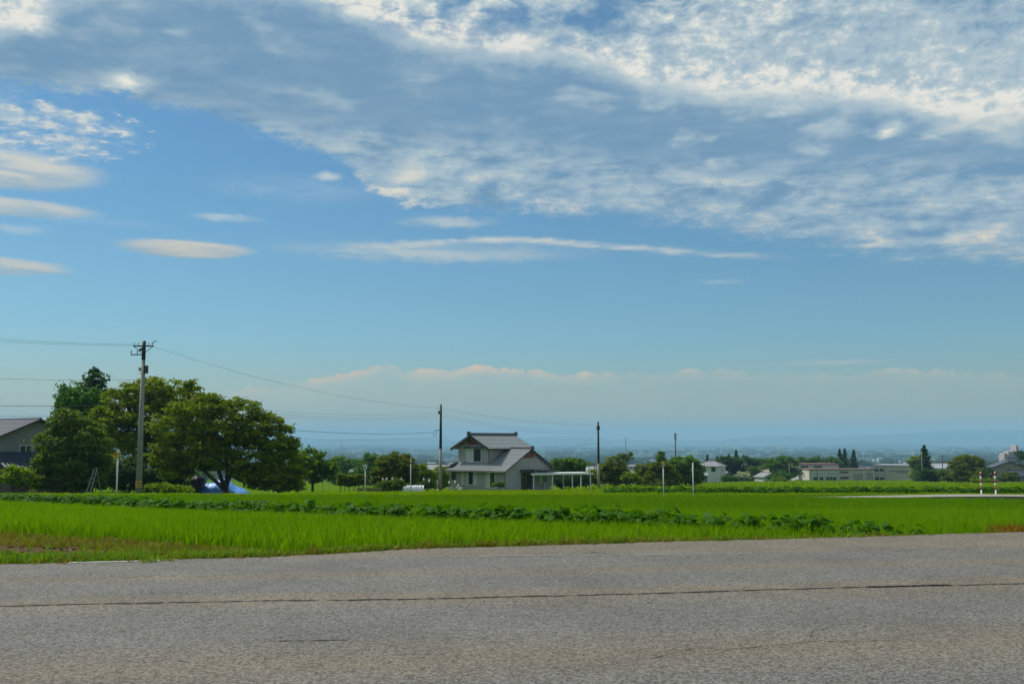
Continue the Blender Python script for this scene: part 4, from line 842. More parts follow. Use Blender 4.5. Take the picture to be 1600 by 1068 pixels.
def house(name, label, px, Y, rz, w, d, he, rise, ridge='x', wall='render_grey', roof='tile', ov=0.5, wins=(), kind='gable', cat='house', tiles=False, fascia='fascia', group=None, dz=0.0):
    g = ground_at(px, Y); g.z += dz; root = tag(empty(name, g, R(rz)), label, cat, group); z0 = -0.6
    m_ = MB()
    if kind == 'gable':
        if ridge == 'x': m_.prism([(0, z0), (d, z0), (d, he), (d / 2, he + rise), (0, he)], 'x', -w / 2, w / 2)
        else: m_.prism([(-w / 2, z0), (w / 2, z0), (w / 2, he), (0, he + rise), (-w / 2, he)], 'y', 0, d)
    elif kind == 'shed': m_.prism([(0, z0), (d, z0), (d, he + rise), (0, he)], 'x', -w / 2, w / 2)
    else: m_.box(-w / 2, w / 2, 0, d, z0, he)
    m_.build('wall', M[wall], root)
    r_ = MB(); e = 0.08
    def put(a, b_, c, dd):
        if tiles: tiled(r_, a, b_, c, dd)
        else: slab(r_, a, b_, c, dd, 0.12)
    if kind == 'gable' and ridge == 'x':
        k = rise / (d / 2); x0, x1 = -w / 2 - ov, w / 2 + ov; zt = he + rise + e + 0.05; zb = he - ov * k + e + 0.05
        put((x0, -ov, zb), (x1, -ov, zb), (x1, d / 2, zt), (x0, d / 2, zt)); put((x1, d + ov, zb), (x0, d + ov, zb), (x0, d / 2, zt), (x1, d / 2, zt))
        rd = MB().tube([(x0, d / 2, zt + .06), (x1, d / 2, zt + .06)], 0.13, 6)
    elif kind == 'gable':
        k = rise / (w / 2); y0, y1 = -ov, d + ov; zt = he + rise + e + 0.05; zb = he - ov * k + e + 0.05
        put((-w / 2 - ov, y1, zb), (-w / 2 - ov, y0, zb), (0, y0, zt), (0, y1, zt)); put((w / 2 + ov, y0, zb), (w / 2 + ov, y1, zb), (0, y1, zt), (0, y0, zt))
        rd = MB().tube([(0, y0, zt + .06), (0, y1, zt + .06)], 0.13, 6)
    elif kind == 'hip':
        x0, x1, y0, y1 = -w / 2 - ov, w / 2 + ov, -ov, d + ov; q = min(w, d) / 2 * 0.95; zb, zt = he + e, he + rise
        if w >= d: A, B_ = Vector((x0 + q, d / 2, zt)), Vector((x1 - q, d / 2, zt))
        else: A, B_ = Vector((0, y0 + q, zt)), Vector((0, y1 - q, zt))
        c = [Vector(p) for p in ((x0, y0, zb), (x1, y0, zb), (x1, y1, zb), (x0, y1, zb))]
        if w >= d: fs = [[c[0], c[1], B_, A], [c[1], c[2], B_], [c[2], c[3], A, B_], [c[3], c[0], A]]
        else: fs = [[c[0], c[1], A], [c[1], c[2], B_, A], [c[2], c[3], B_], [c[3], c[0], A, B_]]
        for f_ in fs: r_.face(f_)
        r_.face([p + Vector((0, 0, -0.12)) for p in c])
        for i in range(4): r_.face([c[i], c[(i + 1) % 4], c[(i + 1) % 4] - Vector((0, 0, .12)), c[i] - Vector((0, 0, .12))])
        rd = MB().tube([tuple(A), tuple(B_)], 0.12, 6)
    elif kind == 'shed':
        slab(r_, (-w / 2 - ov, -ov, he + e), (w / 2 + ov, -ov, he + e), (w / 2 + ov, d + ov, he + rise + e), (-w / 2 - ov, d + ov, he + rise + e), 0.14); rd = None
    else:
        r_.box(-w / 2 - ov, w / 2 + ov, -ov, d + ov, he + 0.003, he + 0.25); rd = None
    ro = r_.build('roof', [M[roof], M[fascia]], root)
    if rd: rd.build('ridge', M['tile_ridge'] if roof.startswith('tile') else M[roof], ro)
    for wn_ in wins:
        f_, u, z, ww, hh = wn_[:5]; window(root, f_, w, d, u, z, ww, hh, *(wn_[5:]))
    return root

# the grey two-storey house
S0 = ground_at(789, 125); H = tag(empty('two_storey_house', S0, R(-40)), 'grey two-storey house with dark tiled roofs standing beyond the rice', 'house')
A_, B_ = 9.3, 9.3; z0 = -0.4; ym = B_ / 2
m_ = MB(); m_.box(-9.8, -3.6, 0, B_, z0, 2.95); m_.prism([(0, z0), (B_, z0), (B_, 2.85), (ym, 5.2), (0, 2.85)], 'x', -3.6, 0)
m_.build('wall', M['render_grey'], H)
m_ = MB(); m_.prism([(-8.9, 2.9), (-3.6, 2.9), (-3.6, 5.55), (-6.25, 6.95), (-8.9, 5.55)], 'y', 1.0, B_ - 0.6); m_.build('upper_wall', M['render_grey'], H)
m_ = MB(); sl = (5.35 - 2.55) / (ym + 0.7)
zA = lambda y: 2.55 + sl * (y + 0.7)
tiled(m_, (-10.5, -0.7, 2.55), (0.6, -0.7, 2.55), (0.6, 1.05, zA(1.05)), (-10.5, 1.05, zA(1.05)))
tiled(m_, (-3.7, 1.05, zA(1.05)), (0.6, 1.05, zA(1.05)), (0.6, ym, zA(ym)), (-3.7, ym, zA(ym)))
tiled(m_, (0.6, B_ + 0.7, 2.55), (-3.7, B_ + 0.7, 2.55), (-3.7, ym, zA(ym)), (0.6, ym, zA(ym)))
tiled(m_, (-10.6, B_ + .4, 2.5), (-10.6, -0.6, 2.5), (-8.85, -0.2, 3.25), (-8.85, B_ + .4, 3.25))
lr = m_.build('roof', [M['tile'], M['fascia']], H)
MB().tube([(-3.6, ym, zA(ym) + .1), (0.66, ym, zA(ym) + .1)], 0.17, 8).build('ridge', M['tile_ridge'], lr)
MB().box(0.55, 0.8, ym - .22, ym + .22, zA(ym) - .12, zA(ym) + .36).build('ridge_end', M['tile_ridge'], lr)
MB().tube([(-9.2, -0.1, 3.2), (-8.95, 0.9, 3.5)], 0.16, 6).build('ridge_end', M['tile_ridge'], lr)
m_ = MB(); uc = -6.25; us = (7.12 - 5.35) / 3.45
tiled(m_, (uc - 3.45, B_ + .1, 5.35), (uc - 3.45, 0.25, 5.35), (uc, 0.25, 7.12), (uc, B_ + .1, 7.12))
tiled(m_, (uc + 3.45, 0.25, 5.35), (uc + 3.45, B_ + .1, 5.35), (uc, B_ + .1, 7.12), (uc, 0.25, 7.12))
ur = m_.build('roof', [M['tile'], M['fascia']], H)
MB().tube([(uc, 0.2, 7.22), (uc, B_ + .15, 7.22)], 0.19, 8).build('ridge', M['tile_ridge'], ur)
for yy in (0.02, B_ + .2): MB().box(uc - .24, uc + .24, yy, yy + .2, 7.0, 7.55).build('ridge_end', M['tile_ridge'], ur)
for sg in (-1, 1):      # barge boards, rafter ends
    m_ = MB(); n_ = 7
    slab(m_, (uc, 0.22, 7.0), (uc + sg * 3.4, 0.22, 5.25), (uc + sg * 3.4, 0.31, 5.25), (uc, 0.31, 7.0), 0.2); m_.build('barge_board', M['fascia'], ur)
for i in range(9):
    yy = ym + (i + 0.5) * (ym + .6) / 9; MB().box(0.05, 0.55, yy - .05, yy + .05, zA(2 * ym - yy) - .30, zA(2 * ym - yy) - .16).build('rafter_end', M['soffit'], lr)
W2 = 0.0
def hw(face, u, z, w, h, fm, pm, cols, off=0.0, rows=1): return window(H, face, 0.0, B_, u, z, w, h, fm, pm, cols, 0.07, off, rows=rows)
hw('f', -6.05, 0.75, 2.6, 2.0, 'alu', ('curtain', 'curtain', 'glass', 'curtain'), 4)
hw('f', -2.35, 0.45, 1.55, 1.95, 'alu', ('curtain', 'glass'), 2)
hw('f', -8.75, 1.3, 0.75, 1.25, 'alu_dark', 'glass', 1)
hw('f', -6.1, 3.62, 2.6, 1.75, 'alu', ('curtain', 'glass'), 2, -1.0)
MB().box(-7.65, -4.6, 0.62, 0.995, 5.42, 5.56).build('window_hood', M['fascia'], H)
def vent(face_y, cx, zz, w, h):
    f_ = MB().box(cx - w / 2, cx + w / 2, face_y - 0.04, face_y - 0.002, zz, zz + h).build('gable_vent', M['vent'], H)
    for i in range(7): x = cx - w / 2 + w * (i + .5) / 7; MB().box(x - .05, x + .05, face_y - 0.075, face_y - 0.042, zz + .03, zz + h - .03).build('slat', M['vent'], f_)
vent(1.0, uc, 5.85, 1.9, 0.6)
f_ = MB().box(0.002, 0.04, ym - .95, ym + .95, 4.15, 4.8).build('gable_vent', M['vent'], H)
for i in range(7): y = ym - .95 + 1.9 * (i + .5) / 7; MB().box(0.042, 0.075, y - .05, y + .05, 4.18, 4.77).build('slat', M['vent'], f_)
dr = MB().box(0.002, 0.05, 3.2, 5.1, 0, 2.4).build('door', M['glass'], H)
for y in (3.2, 3.8, 4.45, 5.04): MB().box(0.052, 0.12, y, y + .07, 0, 2.4).build('door_frame', M['alu_dark'], dr)
MB().box(0.002, 0.6, 5.18, 5.42, -.2, 2.55).build('porch_pillar', M['render_grey'], H)
MB().box(0.0, 1.1, 2.9, 5.5, 2.56, 2.70).build('porch_canopy', M['fascia'], H)
window(H, 'r', 0, B_, 7.6, 0.9, 1.5, 1.2, 'alu', ('curtain', 'glass'), 2)
MB().box(0.002, 0.9, 6.3, 9.0, 2.42, 2.55).build('side_canopy', M['fascia'], H)
MB().tube([(0.05, -0.06, 2.6), (0.05, -0.06, -.2)], 0.045, 6).build('downpipe', M['alu_dark'], H)
MB().tube([(-3.55, 0.95, 5.4), (-3.55, 0.95, 3.2)], 0.04, 6).build('downpipe', M['alu_dark'], H)
MB().tube([(-10.5, -0.76, 2.48), (0.6, -0.76, 2.48)], 0.06, 6).build('gutter', M['alu_dark'], H)
MB().tube([(uc + 3.5, 0.25, 5.28), (uc + 3.5, B_, 5.28)], 0.06, 6).build('gutter', M['alu_dark'], H)
g = ground_at(717, 121); o = MB().box(-.4, .4, -.15, .15, 0, .65).build('air_conditioner', M['white']); o.location = g; o.rotation_euler = (0, 0, R(-40)); tag(o, 'pale outdoor air conditioning unit at the left foot of the grey house', 'air conditioner')
MB().tube([(-.12, -.152, .33), (-.12, -.165, .33)], .22, 12).build('fan_grille', M['steel'], o)
# carport
g = ground_at(832, 127); cp = tag(empty('carport', g, R(18)), 'open carport with flat pale roof and slim posts beside the grey house', 'carport')
m_ = MB(); m_.box(-.2, 8.2, -.2, 3.4, 2.22, 2.34); m_.box(-.25, 8.25, -.26, -.2, 2.12, 2.37); m_.box(-.25, 8.25, 3.4, 3.46, 2.12, 2.37); m_.build('roof', M['white'], cp)
for x, y in ((0.15, 0), (2.7, 0), (5.4, 0), (7.9, 0), (0.15, 3.2), (2.7, 3.2), (5.4, 3.2), (7.9, 3.2)): MB().box(x - .06, x + .06, y - .06, y + .06, -.3, 2.218).build('post', M['alu'], cp)
for y in (0, 3.2): MB().box(-.1, 8.1, y - .04, y + .04, 2.10, 2.217).build('beam', M['alu'], cp)

# old house at the left edge
Hl = house('farmhouse', 'old dark house with grey tiled roofs at the left picture edge', -49, 112, -40, 11, 9.5, 6.0, 2.1, 'x', 'render_dark', 'tile_dark', 0.8, [('r', 3.6, 4.4, 1.4, .9, 'alu', 'glass', 2)], tiles=True)
m_ = MB(); m_.box(5.52, 9.4, 0.5, 9.2, -.6, 3.0); m_.build('annex_wall', M['brown_wall'], Hl)
m_ = MB(); tiled(m_, (9.9, -0.2, 2.7), (9.9, 9.8, 2.7), (5.51, 9.8, 4.6), (5.51, -0.2, 4.6)); m_.build('annex_roof', [M['tile_dark'], M['fascia']], Hl)
for y in (2.2, 5.4): window(Hl, 'r', 18.8, 9.2, y, 1.4, 1.5, 1.1, 'alu', ('curtain', 'glass'), 2)
# small far buildings
house('cottage', 'small pale grey house with grey roof between the hazy trees', 556, 262, -25, 6.0, 5, 2.4, 1.4, 'x', 'pale', 'tile_pale', .4, [('f', -1, .8, 1.2, 1.1)])
house('garden_shed', 'low shed with pale flat roof right of the small grey house', 572, 250, -10, 3.6, 3, 1.9, .2, wall='brown_wall', roof='white', ov=.2, kind='flat', cat='shed')
house('barn', 'dark grey roofed house low behind the yellow-green shrub', 672, 270, -15, 6, 6, 3.6, 1.6, 'x', 'render_dark', 'tile_pale', .5)
house('low_house', 'low pale house with grey roof between carport and dark pole', 924, 232, -8, 6.5, 7, 3.0, 1.2, 'x', 'pale', 'metal_roof', .4, [('f', 0.6, 1.0, 1.8, 1.2, 'alu_dark', 'glass', 2)])
house('low_house', 'low cream house with grey roof right of the dark pole', 992, 236, 6, 6.5, 7, 2.9, 1.2, 'x', 'cream', 'metal_roof', .4, [('f', 0.8, 1.2, .8, .9, 'alu_dark', 'glass', 1), ('f', 2.2, 1.2, .8, .9, 'alu_dark', 'glass', 1)])
house('long_shed', 'long flat white roof seen above the loose broad tree', 1048, 262, 0, 8, 6, 4.4, .2, wall='pale', roof='white', ov=.3, kind='flat', cat='shed')
house('white_house', 'two-storey white house with grey hipped roof among the far trees', 1108, 330, -28, 7.4, 6.4, 5.4, 1.7, wall='white_wall', roof='tile_pale', ov=.5, kind='hip', wins=[('f', -1.6, 3.4, 1.3, 1.1, 'alu', 'glass', 2), ('f', 1.5, 3.7, 1.4, 1.5, 'alu_dark', 'glass', 1), ('f', -1.5, .8, 1.5, 1.3, 'alu', 'glass', 2), ('r', 2.4, 3.4, 1.2, 1.0, 'alu', 'glass', 2), ('r', 2.8, .8, 1.4, 1.2, 'alu', 'glass', 2)])
house('lean_to', 'dark open lean-to at the left corner of the white house', 1099, 324, -10, 2.6, 2.2, 2.4, .8, wall='blue_wall', roof='tile', ov=.3, kind='shed', cat='shed', wins=[('f', -.5, .2, .5, 1.8, 'alu', 'glass', 1), ('f', .5, .2, .5, 1.8, 'alu', 'glass', 1)])
house('blue_shed', 'dark blue gabled shed with pale metal roof beside the white house', 1138, 334, 35, 4.2, 4.0, 2.2, 1.3, 'y', 'blue_wall', 'metal_roof', .3, [('f', 0, .4, .6, 1.2, 'alu', 'glass', 1)], cat='shed')
house('far_house', 'small cream house with tan roof beside the big round far tree', 1194, 372, -10, 3.4, 4, 3.8, .7, 'x', 'white_wall', 'tan', .3, [('f', .3, 2.2, 1.4, .8, 'alu_dark', 'glass', 2)])
house('far_house', 'low far house under a broad grey gable roof left of the factory', 1205, 358, 18, 6.2, 6, 2.0, 1.3, 'y', 'pale', 'tile_pale', .5)
house('long_shed', 'long pale metal-roofed shed behind the hedge right of the factory', 1475, 380, 0, 7, 9, 5.2, 1.6, 'x', 'pale', 'metal_roof', .4, cat='shed')
house('right_house', 'two-storey beige house with grey gable roof at the right edge', 1578, 300, -14, 8.2, 8, 5.0, 1.6, 'y', 'tan', 'tile_dark', .7, [('f', .3, 3.3, 1.7, 1.1, 'alu_dark', ('glass', 'curtain'), 2)])
house('right_annex', 'single-storey annex with dark tiled roof before the beige house at right', 1594, 290, -14, 5.0, 4, 2.4, 1.3, 'x', 'render_dark', 'tile_dark', .5, [('f', -.8, .6, 1.4, 1.4, 'alu', 'glass', 2)])
house('right_wing', 'lower wing with grey roof on the left of the beige house at right', 1556, 312, -14, 6.0, 7, 3.8, 1.5, 'x', 'render_grey', 'tile_dark', .5)
# factory
fx = lambda px, Y=440: (px - 800) / FPX * Y
YF = 440; gF = ground_at(1340, YF); sF = YF / FPX
def factory_block(name, label, p0, p1, ytop, Y, wall, roof, depth=14, rz=0, fasc=None):
    g = ground_at((p0 + p1) / 2, Y); w = (p1 - p0) * Y / FPX; h = at(p0, ytop, Y).z - g.z
    root = tag(empty(name, g, R(rz)), label, 'factory'); MB().box(-w / 2, w / 2, 0, depth, -.8, h - .4).build('wall', M[wall], root)
    MB().box(-w / 2 - .3, w / 2 + .3, -.3, depth + .3, h - .397, h).build('roof', M[roof], root)
    return root, w, h
def fwin(root, p, w0, cx_px, px0, px1, py0, py1, Y, fm='alu_dark', pm='glass', cols=2, t=.10):
    g = root.location; s_ = Y / FPX; u0, u1 = (px0 - cx_px) * s_, (px1 - cx_px) * s_; zt, zb = at(800, py0, Y).z - g.z, at(800, py1, Y).z - g.z
    return window(root, 'f', w0, 14, (u0 + u1) / 2, zb, u1 - u0, zt - zb, fm, pm, cols, t)
r_, w_, h_ = factory_block('factory_hall', 'cream factory hall with a row of small dark windows, left block', 1247, 1311, 724, 446, 'pale', 'fascia_red')
for a, b_, c, d in ((1252, 1263.5, 727.3, 730.3), (1272, 1284.5, 727.3, 730.3)): fwin(r_, 0, w_, 1279, a, b_, c, d, 446, cols=4)
fwin(r_, 0, w_, 1279, 1251, 1263.5, 743, 747.5, 446, 'alu', 'curtain', 2)
r_, w_, h_ = factory_block('factory_workshop', 'low cream workshop with brown-red roof edge and tan shutters, middle block', 1265, 1366, 732, 432, 'cream', 'fascia_red', 10)
c_ = 1315.5
for a, b_, c, d, fm, pm, k in ((1270.5, 1279, 744, 750.3, 'alu', 'glass', 1), (1280.3, 1287.3, 744, 750.3, 'alu', 'glass', 1), (1290.5, 1307, 744, 750.3, 'alu', 'glass', 3), (1270.8, 1287.5, 737, 743.6, 'alu', 'pale', 1), (1290.8, 1307.2, 737, 743.6, 'alu', 'pale', 1),
                               (1312.5, 1326, 736, 738.6, 'alu_dark', 'glass', 4), (1313, 1326, 744.2, 747.8, 'alu_dark', 'glass', 2), (1332, 1349, 738, 750.3, 'alu', 'tan', 1), (1352.5, 1364.5, 737, 750.3, 'alu', 'tan', 1)):
    fwin(r_, 0, w_, c_, a, b_, c, d, 432, fm, pm, k)
r_, w_, h_ = factory_block('factory_building', 'tall cream factory block with faded lettering, right block', 1366, 1424, 726, 436, 'cream', 'metal_roof', 19, -33)
c_ = 1395
for a, b_, c, d in ((1368.2, 1374, 732.2, 736), (1375.8, 1381.8, 732.2, 736), (1368.8, 1374.5, 745.3, 749.7), (1375.8, 1382, 745.3, 749.8)): fwin(r_, 0, w_, c_, a, b_, c, d, 436, 'alu_dark', 'glass', 2)
M['letter'] = mat('faded_brown_lettering', (0.22, 0.15, 0.09), (0.18, 0.12, 0.08), 1, .8)
lt = random.Random(5); m_ = MB(); s_ = 436 / FPX; g = r_.location
for (a, b_, pyc) in ((1389.5, 1417, 735.0), (1400, 1417, 737.4)):
    x = a
    while x < b_:
        ww = lt.uniform(0.9, 1.5); zc_ = at(800, pyc, 436).z - g.z
        for q in range(3):
            u_ = (x + lt.uniform(0, ww * .6) - c_) * s_; m_.box(u_, u_ + lt.uniform(.08, .3), -.05, -.004, zc_ + lt.uniform(-.25, -.05), zc_ + lt.uniform(.02, .3))
        x += ww + .25
m_.build('faded_lettering', M['letter'], r_)
for x in (1383.5, 1423): MB().box((x - c_) * s_ - .06, (x - c_) * s_ + .06, -.06, -.003, -.5, h_ - .42).build('panel_joint', M['fascia'], r_)
MB().box(w_ / 2 + .003, w_ / 2 + .06, 9.0, 9.15, -.5, h_ - .42).build('panel_joint', M['fascia'], r_)
g = ground_at(1245, 400); o = MB().tube([(-1.0, 0, .75), (-.7, 0, .75), (.7, 0, .75), (1.0, 0, .75)], [.3, .75, .75, .3], 10).build('storage_tank', M['white'], None, True); o.location = g; tag(o, 'small rounded white tank at the left foot of the factory', 'tank')
# tower blocks far right
for px, w, t, lab in ((1573, 5, 709, 'left low one of the hazy pinkish tower blocks at far right'), (1579.5, 5, 706, 'middle one of the hazy pinkish tower blocks at far right'), (1586, 6, 705, 'broad right one of the hazy pinkish tower blocks'), (1591.5, 3.4, 696.5, 'tallest slim chimney-like hazy tower at far right')):
    Y = 900; g = ground_at(px, Y); hw_ = w * Y / FPX / 2; h = at(px, t, Y).z - g.z
    root = tag(empty('tower_block', g), lab, 'tower', 'hazy tower blocks'); MB().box(-hw_, hw_, 0, 10, -1, h).build('wall', M['pink_tower'], root)
    MB().box(-hw_ * .9, hw_ * .9, 1, 9, h + .003, h + .8).build('roof_parapet', M['pale'], root)
    for k in range(int(h / 3.2) - 1): MB().box(-hw_ * .8, hw_ * .8, -.06, -.003, 2 + k * 3.2, 3.3 + k * 3.2).build('window_band', M['glass'], root)

# ------------------------------------------------------------------ utility poles, wires, markers
def pole(px, ytop, Y, r0, r1, label, dark=0.0, name='utility_pole', band=False, upper=None):
    g = ground_at(px, Y); H_ = at(px, ytop, Y).z - g.z; root = tag(empty(name, g), label, 'utility pole')
    rr = lambda t: r0 + (r1 - r0) * t
    zs = H_ * (1 - dark)
    MB().tube([(0, 0, -.3), (0, 0, zs * .5), (0, 0, zs)], [rr(0), rr(zs * .5 / H_), rr(zs / H_)], 12).build('shaft', M['pole_concrete' if upper is None else upper], root, True)
    if dark: MB().tube([(0, 0, zs + .003), (0, 0, H_)], [rr(zs / H_) * 1.04, r1 * 1.04], 12).build('dark_sleeve', M['pole_dark'], root, True)
    MB().tube([(0, 0, H_ + .003), (0, 0, H_ + .05)], [r1 * 1.1, r1 * .6], 10).build('cap', M['iron'], root)
    if band:
        for z in (0.75, 0.95, 1.15): MB().tube([(0, 0, z), (0, 0, z + .1)], [r0 * 1.03, r0 * 1.03], 12).build('warning_band', M['yellow'], root)
    return root, H_
def insulator(root, p, up=True, s=1.0):
    x, y, z = p; m_ = MB(); m_.tube([(x, y, z), (x, y, z + .10 * s), (x, y, z + .12 * s), (x, y, z + .17 * s), (x, y, z + .19 * s), (x, y, z + .26 * s)], [.025 * s, .025 * s, .065 * s, .05 * s, .065 * s, .03 * s], 8)
    return m_.build('insulator', M['porcelain'], root)
def zrel(root, py, Y): return at(800, py, Y).z - root.location.z
P1, h1 = pole(216.5, 533, 76, .24, .13, 'nearest tall concrete utility pole with cross-arms in front of the zelkovas', .12, band=True)
za = zrel(P1, 540.5, 76)
ca = MB().box(-.78, .78, -.14, -.06, za - .05, za + .05).build('crossarm', M['iron'], P1)
for x in (-.7, -.38, .38, .7): insulator(P1, (x, -.1, za + .05), s=.8)
MB().tube([(.6, -.1, za + .2), (1.0, -.1, za + .42)], .03, 6).build('lightning_rod', M['iron'], P1)
for a, b_ in (((-.7, -.1, za - .05), (-.1, -.1, za - .55)), ((.7, -.1, za - .05), (.1, -.1, za - .55))): MB().tube([a, b_], .025, 6).build('brace', M['iron'], P1)
zb = zrel(P1, 554, 76)
MB().box(-.95, .05, -.13, -.07, zb - .04, zb + .04).build('bracket_arm', M['iron'], P1)
for x in (-.92, -.45): insulator(P1, (x, -.1, zb + .04), s=1.1)
MB().tube([(-.3, -.1, zb + .35), (-.05, -.1, zb + .45)], .1, 8).build('fuse_switch', M['iron'], P1)
zc2 = zrel(P1, 577, 76)
MB().box(.12, .36, -.15, .12, zc2 - .3, zc2 + .3).build('switch_box', M['iron'], P1)
MB().box(-.32, -.12, -.1, .1, zc2 - .1, zc2 + .15).build('cable_clamp', M['steel'], P1)
for z in np.arange(2.2, 9.5, .45): MB().tube([(0, 0, z), (.38 if int(z / .45) % 2 else -.38, 0, z)], .012, 5).build('climbing_step', M['iron'], P1)
P2, h2 = pole(688, 632, 111, .19, .11, 'dark topped utility pole just left of the grey house', .5)
zi = zrel(P2, 646, 111); MB().box(-.3, -.1, -.05, .05, zi - .02, zi + .3).build('insulator_bracket', M['iron'], P2); insulator(P2, (-.3, 0, zi + .3), s=.8)
zi = zrel(P2, 671.5, 111); MB().box(-.6, -.1, -.03, .03, zi - .03, zi + .03).build('bracket_arm', M['iron'], P2)
lp = [(-.55, 0, zi - .05)] + [(-.65 + .2 * math.cos(t), 0, zi - .38 + .3 * math.sin(t)) for t in np.linspace(1.2, 7.2, 12)]
MB().tube(lp, .02, 5).build('cable_loop', M['wire'], P2)
P3, h3 = pole(935.5, 659, 139, .18, .12, 'dark topped utility pole right of the carport', .6)
zi = zrel(P3, 668, 139); MB().box(-.22, .22, -.22, .22, zi - .25, zi + .25).build('junction_box', M['iron'], P3)
P4, h4 = pole(1056.3, 677, 255, .17, .13, 'slim pole with pale cylinder on top above the dense mid-green tree', 0, upper='iron')
zi = zrel(P4, 687, 255); MB().tube([(0, 0, zi), (0, 0, h4 + .1)], .3, 10).build('antenna_housing', M['steel'], P4)
P5, _ = pole(1441.5, 704, 318, .16, .1, 'thin pale pole in front of the tall pointed conifer by the factory')
P6, h6 = pole(1473.5, 708, 350, .17, .12, 'thin dark pole rising behind the hedge right of the factory', 0, upper='pole_dark')
MB().box(-1.0, 1.0, -.06, .06, h6 - .9, h6 - .75).build('crossarm', M['iron'], P6)
P7, _ = pole(1233.6, 723, 360, .14, .1, 'thin pale pole in front of the big round far tree')
g = ground_at(1331.3 - 55, 428); P8, _ = pole(1277, 728, 425, .12, .09, 'thin dark pole before the factory workshop', 0, upper='pole_dark')
# far radio mast
g = ground_at(978, 2600); root = tag(empty('radio_mast', g), 'thin hazy lattice mast on the far plain right of the house', 'mast'); hm = at(978, 682, 2600).z - g.z
m_ = MB()
for a in range(3): t = a * 2.094; m_.tube([(3 * math.cos(t), 3 * math.sin(t), 0), (.4 * math.cos(t), .4 * math.sin(t), hm)], [.7, .45], 4)
m_.build('legs', M['steel'], root)
for k in range(8): z = hm * k / 8; r_ = 3 - 2.6 * k / 8; MB().tube([(r_ * math.cos(a), r_ * math.sin(a), z) for a in (0, 2.094, 4.189, 6.283)], .3, 4).build('brace_ring', M['steel'], root)
for px, t, lab in ((532.5, 689, 'thin hazy chimney on the far plain just right of the grove'), (567.5, 697, 'short hazy chimney on the far plain'), (1128.5, 692.5, 'thin hazy chimney above the white house roof'), (1216.5, 694, 'hazy chimney above the big round far tree')):
    g = ground_at(px, 4200); h = at(px, t, 4200).z - g.z; root = tag(empty('chimney', g), lab, 'chimney', 'hazy chimneys')
    MB().tube([(0, 0, -2), (0, 0, h)], [3.0, 2.2], 10).build('stack', M['pale'], root, True); MB().tube([(0, 0, h + .01), (0, 0, h + 3)], 2.4, 10).build('rim', M['red'], root)
def wire(p, q, sag, label, r=0.014, n=24):
    p, q = Vector(p), Vector(q); r *= 0.58; pts = [tuple(p.lerp(q, i / n) - Vector((0, 0, 4 * sag * (i / n) * (1 - i / n)))) for i in range(n + 1)]
    o = MB().tube(pts, r, 5, False).build('overhead_wire', M['wire'], None, True); return tag(o, label, 'wire', 'overhead wires')
w1, w2, w3 = (lambda R_: (lambda x, y, py, Y: R_.location + Vector((x, y, zrel(R_, py, Y)))))(P1), (lambda R_: (lambda x, y, py, Y: R_.location + Vector((x, y, zrel(R_, py, Y)))))(P2), (lambda R_: (lambda x, y, py, Y: R_.location + Vector((x, y, zrel(R_, py, Y)))))(P3)
wire(w1(-.7, -.1, 538, 76), at(-260, 503, 70), .35, 'uppermost wire running left from the nearest pole', .016)
wire(w1(-.38, -.1, 540, 76), at(-260, 506, 70.6), .4, 'second wire from the top running left from the nearest pole', .016)
wire(w1(-.1, 0, 593, 76), at(-300, 574, 70), .3, 'single wire running left below the switch box of the nearest pole', .016)
wire(w1(-.1, 0, 633, 76), at(-300, 627, 70), .15, 'thick cable running left past the cedar tree', .03)
wire(w1(-.1, 0, 649, 76), at(-300, 643, 70), .15, 'thin cable running left just above the old house roof', .014)
wire(w1(.7, -.1, 541, 76), w2(-.05, 0, 637, 111), .9, 'uppermost wire from the nearest pole to the pole by the house', .016)
for i, (pa, pb, sg) in enumerate(((618, 644, .75), (622, 648, .8), (627, 651, .8))):
    wire(w1(.12, 0, pa, 76), w2(-.28, 0, pb, 111), sg, ('top', 'middle', 'bottom')[i] + ' one of three thin wires between the two nearest poles', .012)
wire(w1(.12, 0, 642, 76), w2(-.55, 0, 675, 111), .75, 'thick telephone cable between the two nearest poles', .03)
wire(w1(.12, 0, 668, 76), w2(-.3, 0, 683, 111), .55, 'lowest thin cable between the two nearest poles', .012)
wire(w2(.05, 0, 637, 111), w3(-.1, 0, 663, 139), .5, 'uppermost wire between the pole by the house and the pole by the carport', .014)
wire(w2(.05, 0, 646, 111), w3(-.1, 0, 671, 139), .8, 'second wire over the roof of the grey house', .012)
wire(w2(.05, 0, 650, 111), w3(-.1, 0, 675, 139), .8, 'third wire over the roof of the grey house', .012)
wire(w2(.05, 0, 675, 111), H.matrix_world @ Vector((0, 0, 0)) + Vector((S0.x - 6.1, S0.y + 5, S0.z + 5.6)), .15, 'service cable from the dark topped pole to the gable of the grey house', .014)
wire(w3(-.1, 0, 692, 139), at(845, 697.5, 131), .15, 'service cable from the carport pole to the grey house roof', .016)
wire(w3(-.1, 0, 672, 139), at(905, 700, 145), .05, 'slanting thin stay cable left of the carport pole', .012)

